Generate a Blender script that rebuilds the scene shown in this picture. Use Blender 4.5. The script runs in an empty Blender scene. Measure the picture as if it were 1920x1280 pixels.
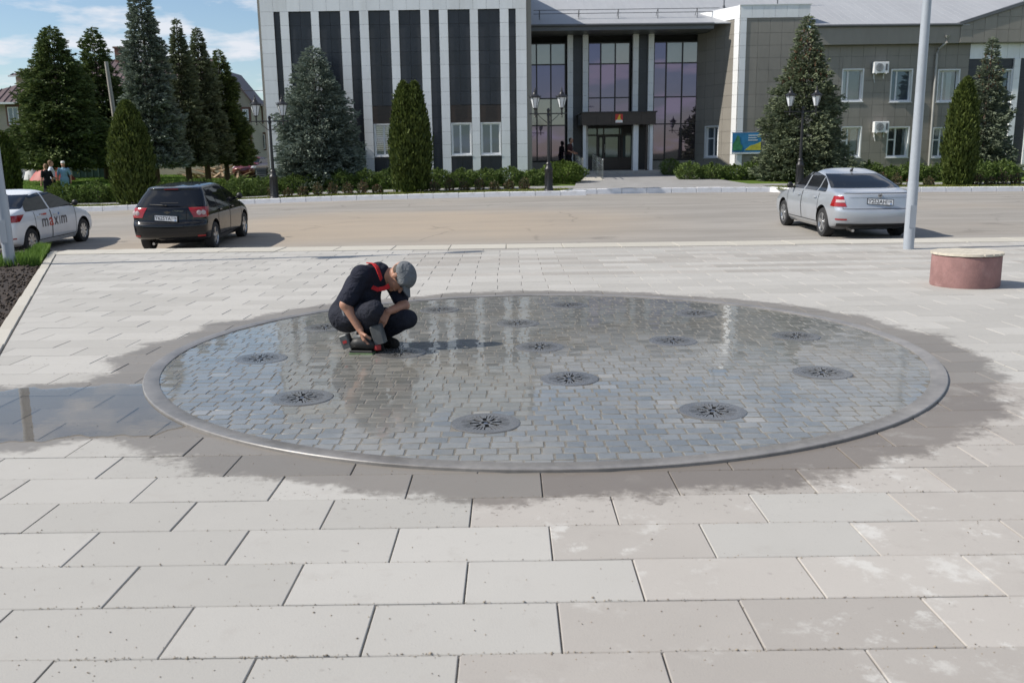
import bpy, bmesh, math, random
import numpy as np
from mathutils import Vector, Matrix
rnd = random.Random(7)
nr = np.random.RandomState(11)
S = bpy.context.scene
COL = S.collection
R = math.radians

# ------------------------------------------------------------------ camera
FPX, HOR, ROLL, CAMH = 1679.0, 296.0, .0136, 1.42
SLOPE = -.0074                       # the paved square falls gently away from the viewer
PITCH = math.atan((640 - HOR) / FPX)
cam_d = bpy.data.cameras.new('camera'); cam = bpy.data.objects.new('camera', cam_d); COL.objects.link(cam)
cam_d.sensor_width = 36; cam_d.lens = FPX / 1920 * 36
cam_d.clip_start = .05; cam_d.clip_end = 4000
cam.matrix_world = Matrix.Translation((0, 0, CAMH)) @ Matrix.Rotation(math.pi / 2 - PITCH, 4, 'X') @ Matrix.Rotation(-ROLL, 4, 'Z')
cam_d.dof.use_dof = True; cam_d.dof.focus_distance = 6.8; cam_d.dof.aperture_fstop = 5.0
S.camera = cam
S.render.resolution_x, S.render.resolution_y = 1024, 682

# ------------------------------------------------------------------ sky, sun, exposure
SUN_AZ = math.atan2(-6.0, -.80)      # the sun stands to the left, a little behind the viewer
SUN_EL = R(43)
W = bpy.data.worlds.new('World'); S.world = W; W.use_nodes = True
nt = W.node_tree; nt.nodes.clear()
def wn(t, **kw):
    n = nt.nodes.new(t)
    for k, v in kw.items(): setattr(n, k, v)
    return n
sky = wn('ShaderNodeTexSky', sky_type='NISHITA', sun_disc=False)
sky.sun_elevation = SUN_EL; sky.sun_rotation = SUN_AZ
sky.air_density = 1.0; sky.dust_density = .35; sky.ozone_density = 2.6
tc = wn('ShaderNodeTexCoord'); sep = wn('ShaderNodeSeparateXYZ')
nt.links.new(tc.outputs['Generated'], sep.inputs[0])
# clouds: a flat layer, the direction divided by its height
zz = wn('ShaderNodeMath', operation='ADD'); zz.inputs[1].default_value = .16; nt.links.new(sep.outputs['Z'], zz.inputs[0])
zm = wn('ShaderNodeMath', operation='MAXIMUM'); zm.inputs[1].default_value = .04; nt.links.new(zz.outputs[0], zm.inputs[0])
cmb = wn('ShaderNodeCombineXYZ')
for a, i in (('X', 0), ('Y', 1)):
    dv = wn('ShaderNodeMath', operation='DIVIDE'); nt.links.new(sep.outputs[a], dv.inputs[0]); nt.links.new(zm.outputs[0], dv.inputs[1]); nt.links.new(dv.outputs[0], cmb.inputs[i])
cn = wn('ShaderNodeTexNoise'); cn.inputs['Scale'].default_value = 1.9; cn.inputs['Detail'].default_value = 9; cn.inputs['Roughness'].default_value = .56
nt.links.new(cmb.outputs[0], cn.inputs['Vector'])
cr = wn('ShaderNodeValToRGB'); cr.color_ramp.elements[0].position = .50; cr.color_ramp.elements[1].position = .60
cr.color_ramp.elements[1].color = (.9, .9, .9, 1)
nt.links.new(cn.outputs['Fac'], cr.inputs[0])
mixc = wn('ShaderNodeMixRGB'); mixc.inputs[2].default_value = (6.6, 6.8, 7.3, 1)
nt.links.new(cr.outputs[0], mixc.inputs[0]); nt.links.new(sky.outputs[0], mixc.inputs[1])
bg = wn('ShaderNodeBackground'); bg.inputs['Strength'].default_value = .105
nt.links.new(mixc.outputs[0], bg.inputs['Color'])
wo = wn('ShaderNodeOutputWorld'); nt.links.new(bg.outputs[0], wo.inputs['Surface'])
sd = bpy.data.lights.new('sun', 'SUN'); sd.energy = 4.7; sd.angle = R(.53); sd.color = (1, .94, .85)
sun = bpy.data.objects.new('sun', sd); COL.objects.link(sun)
sdir = Vector((math.sin(SUN_AZ) * math.cos(SUN_EL), math.cos(SUN_AZ) * math.cos(SUN_EL), math.sin(SUN_EL)))
sun.rotation_euler = sdir.to_track_quat('Z', 'Y').to_euler(); sun.location = (-20, -5, 25)
vs = S.view_settings; vs.view_transform = 'Standard'; vs.look = 'None'; vs.exposure = 0.25; vs.gamma = 1; vs.use_curve_mapping = False
S.render.engine = 'CYCLES'

# ------------------------------------------------------------------ measuring helpers (photo pixel + distance -> place)
_fw = np.array([0, math.cos(PITCH), -math.sin(PITCH)]); _u0 = np.array([0, math.sin(PITCH), math.cos(PITCH)]); _r0 = np.array([1., 0, 0])
_r = _r0 * math.cos(ROLL) - _u0 * math.sin(ROLL); _u = _u0 * math.cos(ROLL) + _r0 * math.sin(ROLL)
def at(px, py, Y):
    d = _fw + _r * ((px - 960) / FPX) - _u * ((py - 640) / FPX)
    return np.array([0, 0, CAMH]) + d * (Y / d[1])
def AX(px, py, Y): return float(at(px, py, Y)[0])
def AZ(px, py, Y): return float(at(px, py, Y)[2])
def gp(px, py):
    d = _fw + _r * ((px - 960) / FPX) - _u * ((py - 640) / FPX)
    return np.array([0, 0, CAMH]) + d * (-CAMH / (d[2] - SLOPE * d[1]))
def zplaza(y): return SLOPE * y
_gx = [-70, -16, -11, -7, 0, 7, 20, 70]
_gy = [-20, 17, 20.5, 27, 35.6]
_gz = np.array([[-.45, -.45, -.45, -.45, -.45, -.4, -.4, -.4],
                [-.5, -.5, -.5, -.45, -.36, -.33, -.3, -.3],
                [-.70, -.70, -.66, -.59, -.47, -.385, -.36, -.36],
                [-.62, -.60, -.50, -.40, -.28, -.24, -.24, -.24],
                [-.55, -.42, -.24, -.14, -.06, -.05, -.13, -.13]])
def _bil(gx, gy, gz, x, y):
    x = min(max(x, gx[0]), gx[-1]); y = min(max(y, gy[0]), gy[-1])
    i = min(max(int(np.searchsorted(gx, x)) - 1, 0), len(gx) - 2); j = min(max(int(np.searchsorted(gy, y)) - 1, 0), len(gy) - 2)
    u = (x - gx[i]) / (gx[i + 1] - gx[i]); v = (y - gy[j]) / (gy[j + 1] - gy[j])
    return float(gz[j, i] * (1 - u) * (1 - v) + gz[j, i + 1] * u * (1 - v) + gz[j + 1, i] * (1 - u) * v + gz[j + 1, i + 1] * u * v)
def zroad(x, y): return _bil(_gx, _gy, _gz, x, y)
_lx = [-70, -16, -11, -7, 0, 7, 20, 70]
_ly = [35.6, 46, 60, 78, 140, 400]
_lz = np.array([[-.42, -.29, -.11, -.01, .07, .08, .0, .0],
                [-.25, -.12, .05, .40, .48, .48, .40, .4],
                [.12, .15, .3, .5, .6, .6, .5, .5],
                [.42, .42, .42, .5, .6, .6, .5, .5],
                [.7, .7, .7, .7, .7, .7, .7, .7],
                [.9, .9, .9, .9, .9, .9, .9, .9]])
def zland(x, y): return _bil(_lx, _ly, _lz, x, y)

# ------------------------------------------------------------------ scene-building helpers
def tag(o, label=None, cat=None, group=None, kind=None):
    if label: o['label'] = label
    if cat: o['category'] = cat
    if group: o['group'] = group
    if kind: o['kind'] = kind
    return o
def thing(name, label, cat, loc=(0, 0, 0), rz=0, group=None):
    o = bpy.data.objects.new(name, None); COL.objects.link(o); o.location = loc; o.rotation_euler = (0, 0, rz); o.empty_display_size = .2
    return tag(o, label, cat, group)
def rootloc(p):
    while p.parent: p = p.parent
    return Vector(p.location)
class MB:
    def __init__(s): s.v = []; s.f = []; s.m = []; s.mi = 0
    def add(s, v, f):
        o = len(s.v); s.v += [tuple(map(float, p)) for p in v]
        for q in f: s.f.append([i + o for i in q]); s.m.append(s.mi)
        return s
    def box(s, x0, x1, y0, y1, z0, z1):
        return s.add([(x0, y0, z0), (x1, y0, z0), (x1, y1, z0), (x0, y1, z0), (x0, y0, z1), (x1, y0, z1), (x1, y1, z1), (x0, y1, z1)],
                     [(0, 3, 2, 1), (4, 5, 6, 7), (0, 1, 5, 4), (1, 2, 6, 5), (2, 3, 7, 6), (3, 0, 4, 7)])
    def bbox(s, x0, x1, y0, y1, z0, z1, b):
        """box with chamfered top and vertical edges"""
        r = lambda e, z: [(x0 + e, y0, z), (x1 - e, y0, z), (x1, y0 + e, z), (x1, y1 - e, z), (x1 - e, y1, z), (x0 + e, y1, z), (x0, y1 - e, z), (x0, y0 + e, z)]
        i = lambda z: [(x0 + b * 1.4, y0 + b, z), (x1 - b * 1.4, y0 + b, z), (x1 - b, y0 + b * 1.4, z), (x1 - b, y1 - b * 1.4, z), (x1 - b * 1.4, y1 - b, z), (x0 + b * 1.4, y1 - b, z), (x0 + b, y1 - b * 1.4, z), (x0 + b, y0 + b * 1.4, z)]
        v = r(b, z0) + r(b, z1 - b) + i(z1)
        f = [tuple(range(7, -1, -1)), tuple(range(16, 24))]
        for k in range(2):
            for j in range(8): f.append((k * 8 + j, k * 8 + (j + 1) % 8, k * 8 + 8 + (j + 1) % 8, k * 8 + 8 + j))
        return s.add(v, f)
    def prism(s, pts, y0, y1, axis='y'):
        """polygon (x,z) extruded along y (or (x,y) along z)"""
        n = len(pts)
        if axis == 'y': v = [(p[0], y0, p[1]) for p in pts] + [(p[0], y1, p[1]) for p in pts]
        elif axis == 'x': v = [(y0, p[0], p[1]) for p in pts] + [(y1, p[0], p[1]) for p in pts]
        else: v = [(p[0], p[1], y0) for p in pts] + [(p[0], p[1], y1) for p in pts]
        f = [tuple(range(n)), tuple(range(2 * n - 1, n - 1, -1))] + [(i, i + n, (i + 1) % n + n, (i + 1) % n) for i in range(n)]
        return s.add(v, f)
    def lathe(s, prof, c=(0, 0, 0), n=20, axis='z', caps=True):
        v = []
        for (r, h) in prof:
            for k in range(n):
                a = 2 * math.pi * k / n; p = (r * math.cos(a), r * math.sin(a), h)
                if axis == 'y': p = (p[0], h, p[1])
                if axis == 'x': p = (h, p[0], p[1])
                v.append((p[0] + c[0], p[1] + c[1], p[2] + c[2]))
        f = []
        for j in range(len(prof) - 1):
            for k in range(n): f.append((j * n + k, j * n + (k + 1) % n, (j + 1) * n + (k + 1) % n, (j + 1) * n + k))
        if caps: f += [tuple(range(n - 1, -1, -1)), tuple(range((len(prof) - 1) * n, len(prof) * n))]
        return s.add(v, f)
    def tube(s, pts, r, n=8):
        pts = [Vector(p) for p in pts]; rr = r if hasattr(r, '__len__') else [r] * len(pts)
        v = []; ref = Vector((0, 0, 1))
        for i, p in enumerate(pts):
            d = (pts[min(i + 1, len(pts) - 1)] - pts[max(i - 1, 0)]).normalized()
            if abs(d.dot(ref)) > .95: a = d.cross(Vector((1, 0, 0))).normalized()
            else: a = d.cross(ref).normalized()
            b = d.cross(a)
            for k in range(n):
                t = 2 * math.pi * k / n; v.append(p + (a * math.cos(t) + b * math.sin(t)) * rr[i])
        f = [(j * n + k, j * n + (k + 1) % n, (j + 1) * n + (k + 1) % n, (j + 1) * n + k) for j in range(len(pts) - 1) for k in range(n)]
        f += [tuple(range(n - 1, -1, -1)), tuple(range((len(pts) - 1) * n, len(pts) * n))]
        return s.add(v, f)
    def grid(s, P):
        """P[i][j] points"""
        a, b = len(P), len(P[0]); v = [q for row in P for q in row]
        return s.add(v, [(i * b + j, i * b + j + 1, (i + 1) * b + j + 1, (i + 1) * b + j) for i in range(a - 1) for j in range(b - 1)])
    def mesh(s, name, mat, smooth=False, shift=None):
        me = bpy.data.meshes.new(name)
        v = s.v if shift is None else [(p[0] - shift[0], p[1] - shift[1], p[2] - shift[2]) for p in s.v]
        me.from_pydata(v, [], s.f)
        for m in (mat if isinstance(mat, (list, tuple)) else [mat]): me.materials.append(m)
        if any(s.m): me.polygons.foreach_set('material_index', s.m)
        bm = bmesh.new(); bm.from_mesh(me); bmesh.ops.recalc_face_normals(bm, faces=bm.faces); bm.to_mesh(me); bm.free()
        if smooth: smoothen(me, smooth)
        me.update(); return me
def smoothen(me, ang):
    me.polygons.foreach_set('use_smooth', [True] * len(me.polygons))
    if ang is not True: me.set_sharp_from_angle(angle=R(ang))
def obj(name, mb, mat, parent=None, smooth=False, world=False, loc=None):
    """links an MB (or a mesh) as one object; world=True: coordinates are world ones though it hangs under a parent"""
    if isinstance(mb, MB):
        me = mb.mesh(name, mat, smooth, rootloc(parent) if (parent and world) else None)
    else: me = mb
    o = bpy.data.objects.new(name, me); COL.objects.link(o)
    if parent: o.parent = parent
    if loc is not None: o.location = loc
    return o
def fastmesh(name, V, F, mat, smooth=False):
    """V (n,3), F (m,k) arrays"""
    V = np.asarray(V, np.float32); F = np.asarray(F, np.int32); m, k = F.shape
    me = bpy.data.meshes.new(name); me.vertices.add(len(V)); me.vertices.foreach_set('co', V.ravel())
    me.loops.add(m * k); me.loops.foreach_set('vertex_index', F.ravel())
    me.polygons.add(m); me.polygons.foreach_set('loop_start', np.arange(m, dtype=np.int32) * k)
    me.update(calc_edges=True)
    for q in (mat if isinstance(mat, (list, tuple)) else [mat]): me.materials.append(q)
    if smooth: smoothen(me, smooth)
    return me
def copy_tree(o, parent=None):
    c = o.copy(); COL.objects.link(c); c.parent = parent
    for ch in o.children: copy_tree(ch, c)
    return c

# ------------------------------------------------------------------ materials
def mat_nodes(name):
    m = bpy.data.materials.new(name); m.use_nodes = True; t = m.node_tree
    return m, t, t.nodes['Principled BSDF']
def nd(t, typ, ins=None, **kw):
    n = t.nodes.new(typ)
    for k, v in kw.items(): setattr(n, k, v)
    for k, v in (ins or {}).items():
        if isinstance(v, bpy.types.NodeSocket): t.links.new(v, n.inputs[k])
        else: n.inputs[k].default_value = v
    return n
def C4(c): return (c[0], c[1], c[2], 1)
def mixrgb(t, f, a, b, mode='MIX'):
    n = t.nodes.new('ShaderNodeMixRGB'); n.blend_type = mode
    for i, v in zip((0, 1, 2), (f, a, b)):
        if isinstance(v, bpy.types.NodeSocket): t.links.new(v, n.inputs[i])
        else: n.inputs[i].default_value = v if i == 0 else C4(v)
    return n.outputs[0]
def mth(t, op, a, b=0., c=None):
    n = t.nodes.new('ShaderNodeMath'); n.operation = op
    for i, v in enumerate((a, b) if c is None else (a, b, c)):
        if isinstance(v, bpy.types.NodeSocket): t.links.new(v, n.inputs[i])
        else: n.inputs[i].default_value = v
    return n.outputs[0]
def sstep(t, e0, e1, x):
    n = t.nodes.new('ShaderNodeMapRange'); n.interpolation_type = 'SMOOTHSTEP'
    n.inputs['From Min'].default_value = e0; n.inputs['From Max'].default_value = e1; t.links.new(x, n.inputs['Value'])
    return n.outputs[0]
def noise(t, vec, sc, det=4., rough=.55):
    n = nd(t, 'ShaderNodeTexNoise', {'Scale': sc, 'Detail': det, 'Roughness': rough})
    if vec is not None: t.links.new(vec, n.inputs['Vector'])
    return n.outputs['Fac']
def pm(name, col, rough=.6, metal=0., var=.12, sc=6., bump=0., bsc=60., coat=0., island=0., spec=.5, stretch=None, dirt=None, world=False):
    """plain painted / stone / metal surface: base colour with two scales of wear, fine relief"""
    m, t, b = mat_nodes(name)
    tcn = t.nodes.new('ShaderNodeTexCoord'); vec = t.nodes.new('ShaderNodeNewGeometry').outputs['Position'] if world else tcn.outputs['Object']
    if stretch:
        mp = nd(t, 'ShaderNodeMapping', {'Vector': vec, 'Scale': stretch}); vec = mp.outputs[0]
    n1 = noise(t, vec, sc, 5.); n2 = noise(t, vec, sc * 7.3, 3.)
    f = mth(t, 'ADD', mth(t, 'MULTIPLY', n1, .65), mth(t, 'MULTIPLY', n2, .35))
    lo = tuple(c * (1 - var) for c in col); hi = tuple(min(1, c * (1 + var)) for c in col)
    c = mixrgb(t, sstep(t, .3, .7, f), lo, hi)
    if dirt:
        c = mixrgb(t, mth(t, 'MULTIPLY', sstep(t, .5, .72, noise(t, vec, sc * .55, 6., .65)), dirt[1]), c, dirt[0])
    if island:
        g = t.nodes.new('ShaderNodeNewGeometry'); oi = t.nodes.new('ShaderNodeObjectInfo')
        rr = mth(t, 'FRACT', mth(t, 'ADD', g.outputs['Random Per Island'], oi.outputs['Random']))
        k = mth(t, 'ADD', 1 - island, mth(t, 'MULTIPLY', rr, 2 * island))
        c = mixrgb(t, 1., c, nd(t, 'ShaderNodeCombineXYZ', {0: k, 1: k, 2: k}).outputs[0], 'MULTIPLY')
    t.links.new(c, b.inputs['Base Color'])
    b.inputs['Metallic'].default_value = metal; b.inputs['Specular IOR Level'].default_value = spec
    t.links.new(mth(t, 'ADD', rough * .85, mth(t, 'MULTIPLY', f, rough * .3)), b.inputs['Roughness'])
    if coat: b.inputs['Coat Weight'].default_value = coat; b.inputs['Coat Roughness'].default_value = .04
    if bump:
        bp = nd(t, 'ShaderNodeBump', {'Strength': bump, 'Distance': .01, 'Height': noise(t, vec, bsc, 4.)}); t.links.new(bp.outputs[0], b.inputs['Normal'])
    return m
def leafmat(name, lo, hi, tip=None, rough=.65, trans=.25):
    m, t, b = mat_nodes(name)
    g = t.nodes.new('ShaderNodeNewGeometry'); tcn = t.nodes.new('ShaderNodeTexCoord')
    n1 = noise(t, tcn.outputs['Object'], 1.7, 3.)
    f = mth(t, 'ADD', mth(t, 'MULTIPLY', g.outputs['Random Per Island'], .6), mth(t, 'MULTIPLY', n1, .5))
    c = mixrgb(t, sstep(t, .2, .85, f), lo, hi)
    if tip: c = mixrgb(t, mth(t, 'GREATER_THAN', g.outputs['Random Per Island'], tip[1]), c, tip[0])
    t.links.new(c, b.inputs['Base Color']); b.inputs['Roughness'].default_value = rough; b.inputs['Specular IOR Level'].default_value = .25
    tr = nd(t, 'ShaderNodeBsdfTranslucent', {'Color': c}); mx = nd(t, 'ShaderNodeMixShader', {0: trans})
    t.links.new(b.outputs[0], mx.inputs[1]); t.links.new(tr.outputs[0], mx.inputs[2])
    t.links.new(mx.outputs[0], t.nodes['Material Output'].inputs['Surface'])
    return m
M = {}
M['white_panel'] = pm('white_panel', (.76, .775, .79), .35, var=.05, sc=1.2, island=.045, dirt=((.58, .575, .55), .38), world=True, stretch=(1, 1, .22))
M['dark_panel'] = pm('dark_panel', (.028, .031, .040), .36, var=.2, sc=1.0, island=.14, world=True, stretch=(1, 1, .3), dirt=((.05, .048, .046), .4))
M['brown_panel_and_reflection'] = pm('brown_panel_and_reflection', (.036, .024, .019), .4, var=.2, sc=2, stretch=(1, 1, 6), world=True)  # brown cladding and doors; also paints the reflected band above the windows
M['grey_panel'] = pm('grey_panel', (.245, .228, .20), .45, var=.07, sc=1.0, island=.06, dirt=((.17, .16, .145), .4), world=True, stretch=(1, 1, .25))
M['backing'] = pm('backing', (.12, .12, .12), .8)
M['backing_dark'] = pm('backing_dark', (.02, .02, .022), .8)
M['roof_sheet'] = pm('roof_sheet', (.36, .37, .385), .55, .1, var=.06, sc=.6, dirt=((.33, .33, .34), .35), stretch=(1, .25, .25))
M['fascia'] = pm('fascia', (.11, .115, .125), .45, var=.1, sc=1)
M['plastic_white'] = pm('plastic_white', (.74, .75, .76), .35, var=.03, sc=2)
M['mullion'] = pm('mullion', (.018, .014, .016), .4, var=.1)
M['steel'] = pm('steel', (.55, .55, .55), .28, 1., var=.08, sc=9)
M['black_iron'] = pm('black_iron', (.014, .014, .016), .42, var=.25, sc=9, bump=.15, bsc=80)
M['pole_grey'] = pm('pole_grey', (.36, .39, .43), .42, .15, var=.05, sc=2.5, dirt=((.27, .28, .29), .4))
M['concrete'] = pm('concrete', (.36, .345, .32), .85, var=.12, sc=4, bump=.25, bsc=70, dirt=((.24, .22, .19), .4))
M['bark'] = pm('bark', (.10, .075, .055), .9, var=.35, sc=8, bump=.8, bsc=30, stretch=(1, 1, .3))
M['rubber'] = pm('rubber', (.018, .018, .019), .75, var=.2, sc=14)
M['chrome'] = pm('chrome', (.6, .6, .61), .15, 1., var=.03)
M['alloy'] = pm('alloy', (.52, .53, .54), .3, .85, var=.06, sc=12, dirt=((.3, .27, .23), .3))
M['trim_black'] = pm('trim_black', (.012, .012, .013), .5, var=.2)
M['lamp_red'] = pm('lamp_red', (.30, .008, .010), .12, var=.1, sc=20, coat=.6)
M['lamp_clear'] = pm('lamp_clear', (.72, .70, .70), .15, var=.1, sc=20, coat=.5)
M['pipe'] = pm('pipe', (.36, .355, .34), .5, var=.1, sc=2)
M['curtain'] = pm('curtain', (.55, .56, .55), .8, var=.1, sc=3, stretch=(14, 1, .3))
M['kerb_white'] = pm('kerb_white', (.74, .74, .76), .7, var=.05, sc=5, bump=.2, dirt=((.42, .40, .37), .45), island=.03)
# ================================================================== the setting
DX, DY, DR, DRI = .217, 6.896, 2.901, 2.795          # the round dry fountain in the square
_A = gp(345, 752); _B = gp(-260, 800); _BR = .66     # run-off puddle to its left: a lobe along the segment A-B

def grass_mat(name, a, b_, c_):
    m, t, b = mat_nodes(name); g = t.nodes.new('ShaderNodeNewGeometry')
    n1 = noise(t, g.outputs['Position'], .35, 4.); n2 = noise(t, g.outputs['Position'], 9., 4., .7)
    c = mixrgb(t, sstep(t, .35, .65, n1), a, b_); c = mixrgb(t, mth(t, 'MULTIPLY', sstep(t, .45, .7, n2), .5), c, c_)
    t.links.new(c, b.inputs['Base Color']); b.inputs['Roughness'].default_value = .9; b.inputs['Specular IOR Level'].default_value = .1
    bp = nd(t, 'ShaderNodeBump', {'Strength': .6, 'Distance': .05, 'Height': n2}); t.links.new(bp.outputs[0], b.inputs['Normal'])
    return m
M['lawn'] = grass_mat('lawn', (.085, .135, .025), (.12, .17, .04), (.05, .08, .02))
def asphalt_mat():
    m, t, b = mat_nodes('asphalt'); g = t.nodes.new('ShaderNodeNewGeometry'); P = g.outputs['Position']
    mp = nd(t, 'ShaderNodeMapping', {'Vector': P, 'Scale': (.22, 1.1, 1)})
    streak = noise(t, mp.outputs[0], 1.1, 6., .6); big = noise(t, P, .11, 3.); fine = noise(t, P, 55., 3., .7)
    c = mixrgb(t, sstep(t, .35, .65, streak), (.245, .23, .208), (.30, .282, .258))
    # sandy film swept along the middle of the carriageway
    sp = t.nodes.new('ShaderNodeSeparateXYZ'); t.links.new(P, sp.inputs[0])
    yy = mth(t, 'ADD', sp.outputs['Y'], mth(t, 'MULTIPLY', mth(t, 'SUBTRACT', big, .5), 9.))
    band = mth(t, 'MULTIPLY', sstep(t, 18., 23.5, yy), mth(t, 'SUBTRACT', 1., sstep(t, 26.5, 31., yy)))
    xb = mth(t, 'SUBTRACT', 1., sstep(t, -.5, 6., sp.outputs['X']))
    xb = mth(t, 'MULTIPLY', xb, sstep(t, -13., -6., sp.outputs['X']))
    sand = mth(t, 'MULTIPLY', mth(t, 'MULTIPLY', band, xb), mth(t, 'ADD', .35, streak))
    c = mixrgb(t, mth(t, 'MINIMUM', mth(t, 'ADD', mth(t, 'MULTIPLY', sand, .85), mth(t, 'MULTIPLY', sstep(t, .5, .75, big), .25)), .9), c, (.355, .292, .222))
    c = mixrgb(t, mth(t, 'MULTIPLY', sstep(t, .56, .72, fine), .35), c, (.15, .14, .13))
    c = mixrgb(t, mth(t, 'MULTIPLY', sstep(t, .6, .78, noise(t, mp.outputs[0], 2.6, 6., .7)), .3), c, (.17, .155, .14))
    wp = nd(t, 'ShaderNodeVectorMath', {0: P, 1: nd(t, 'ShaderNodeTexNoise', {'Vector': P, 'Scale': .6, 'Detail': 3.}).outputs['Color']}, operation='ADD').outputs[0]
    vo = nd(t, 'ShaderNodeTexVoronoi', {'Vector': wp, 'Scale': .33}, feature='DISTANCE_TO_EDGE')
    crack = mth(t, 'MULTIPLY', mth(t, 'SUBTRACT', 1., sstep(t, .004, .016, vo.outputs['Distance'])), sstep(t, .48, .6, noise(t, P, .3, 2.)))
    c = mixrgb(t, mth(t, 'MULTIPLY', crack, .28), c, (.08, .072, .065))
    oil = mth(t, 'MULTIPLY', sstep(t, .66, .74, noise(t, P, .55, 3., .5)), .45); c = mixrgb(t, oil, c, (.13, .12, .11))
    t.links.new(c, b.inputs['Base Color']); b.inputs['Roughness'].default_value = .88; b.inputs['Specular IOR Level'].default_value = .25
    bp = nd(t, 'ShaderNodeBump', {'Strength': .35, 'Distance': .004, 'Height': fine}); t.links.new(bp.outputs[0], b.inputs['Normal'])
    return m
M['asphalt'] = asphalt_mat()
M['footway'] = pm('footway', (.27, .265, .26), .85, var=.1, sc=1.5, bump=.2, bsc=90, dirt=((.2, .19, .17), .4))
M['soil'] = pm('soil', (.030, .021, .016), .95, var=.4, sc=5, bump=.9, bsc=22, dirt=((.06, .043, .032), .5))

def vsub(t, a, b): n = nd(t, 'ShaderNodeVectorMath', {0: a, 1: b}, operation='SUBTRACT'); return n.outputs[0]
def wetness(t):
    """damp ring round the fountain and the puddle lobe, from the world position (metres)"""
    g = t.nodes.new('ShaderNodeNewGeometry'); P = g.outputs['Position']
    P2 = nd(t, 'ShaderNodeVectorMath', {0: P, 1: (1, 1, 0)}, operation='MULTIPLY').outputs[0]
    d = mth(t, 'SUBTRACT', nd(t, 'ShaderNodeVectorMath', {0: P2, 1: (DX, DY, 0)}, operation='DISTANCE').outputs['Value'], DR)
    ba = (_B[0] - _A[0], _B[1] - _A[1]); L2 = ba[0] ** 2 + ba[1] ** 2
    pa = vsub(t, P2, (_A[0], _A[1], 0))
    h = nd(t, 'ShaderNodeVectorMath', {0: pa, 1: (ba[0] / L2, ba[1] / L2, 0)}, operation='DOT_PRODUCT').outputs['Value']
    h = nd(t, 'ShaderNodeClamp', {0: h}).outputs[0]
    q = nd(t, 'ShaderNodeVectorMath', {0: (ba[0], ba[1], 0), 'Scale': h}, operation='SCALE').outputs[0]
    d2 = mth(t, 'SUBTRACT', nd(t, 'ShaderNodeVectorMath', {0: pa, 1: q}, operation='DISTANCE').outputs['Value'], _BR)
    n1 = noise(t, P2, 2.3, 3.); n2 = noise(t, P2, 21., 4., .7)
    wob = mth(t, 'ADD', mth(t, 'MULTIPLY', mth(t, 'SUBTRACT', n1, .5), .55), mth(t, 'MULTIPLY', mth(t, 'SUBTRACT', n2, .5), .30))
    dd = mth(t, 'ADD', mth(t, 'MINIMUM', mth(t, 'SUBTRACT', d, .37), mth(t, 'SUBTRACT', d2, .13)), wob)
    damp = mth(t, 'SUBTRACT', 1., sstep(t, -.09, .04, dd))
    drops = mth(t, 'MULTIPLY', sstep(t, .655, .675, noise(t, P2, 30., 2., .5)), mth(t, 'SUBTRACT', 1., sstep(t, .05, .42, mth(t, 'SUBTRACT', d, .3))))
    damp = mth(t, 'MAXIMUM', damp, drops)
    pool = mth(t, 'SUBTRACT', 1., sstep(t, -.14, -.02, mth(t, 'ADD', mth(t, 'MINIMUM', d2, mth(t, 'ADD', d, -.04)), mth(t, 'MULTIPLY', wob, .5))))
    return P, damp, pool
def paver_mat(name, lo, hi, stain, eff):
    m, t, b = mat_nodes(name); P, damp, pool = wetness(t)
    g = t.nodes.new('ShaderNodeNewGeometry'); oi = t.nodes.new('ShaderNodeObjectInfo')
    rr = mth(t, 'FRACT', mth(t, 'ADD', g.outputs['Random Per Island'], mth(t, 'MULTIPLY', oi.outputs['Random'], 7.31)))
    n0 = noise(t, P, 1.3, 5., .6); n1 = noise(t, P, 6., 6., .65); n2 = noise(t, P, 140., 2., .6)
    f = mth(t, 'ADD', mth(t, 'MULTIPLY', rr, .55), mth(t, 'MULTIPLY', n0, .5))
    c = mixrgb(t, sstep(t, .15, .95, f), lo, hi)
    c = mixrgb(t, mth(t, 'MULTIPLY', sstep(t, .55, .75, n1), .35), c, stain)
    if eff:
        em = mth(t, 'MULTIPLY', sstep(t, .53, .64, noise(t, P, 4.2, 9., .72)), sstep(t, .40, .58, noise(t, P, .9, 2.)))
        c = mixrgb(t, mth(t, 'MULTIPLY', em, eff), c, (.54, .53, .50))
    # scuffs and specks
    c = mixrgb(t, mth(t, 'MULTIPLY', sstep(t, .7, .76, noise(t, P, 17., 3., .5)), .3), c, tuple(v * .55 for v in stain))
    c = mixrgb(t, mth(t, 'MULTIPLY', sstep(t, .6, .75, n2), .18), c, tuple(v * .6 for v in lo))
    wet = mixrgb(t, 1., c, (.49, .46, .435), 'MULTIPLY')
    c = mixrgb(t, mth(t, 'MULTIPLY', damp, .92), c, wet)
    t.links.new(c, b.inputs['Base Color'])
    ro = mth(t, 'SUBTRACT', .86, mth(t, 'MULTIPLY', damp, .42)); ro = mth(t, 'SUBTRACT', ro, mth(t, 'MULTIPLY', pool, .34))
    t.links.new(ro, b.inputs['Roughness']); b.inputs['Specular IOR Level'].default_value = .42
    bp = nd(t, 'ShaderNodeBump', {'Distance': .002, 'Height': mth(t, 'ADD', n2, mth(t, 'MULTIPLY', n1, .6))})
    t.links.new(mth(t, 'MULTIPLY', mth(t, 'SUBTRACT', 1., pool), .3), bp.inputs['Strength']); t.links.new(bp.outputs[0], b.inputs['Normal'])
    return m
M['tile_grey'] = paver_mat('tile_grey', (.355, .343, .318), (.43, .416, .388), (.325, .302, .275), .0)
M['tile_rose'] = paver_mat('tile_rose', (.325, .302, .276), (.42, .394, .362), (.30, .272, .247), .75)
M['tile_tan'] = paver_mat('tile_tan', (.305, .287, .262), (.395, .375, .345), (.28, .258, .232), .3)
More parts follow.
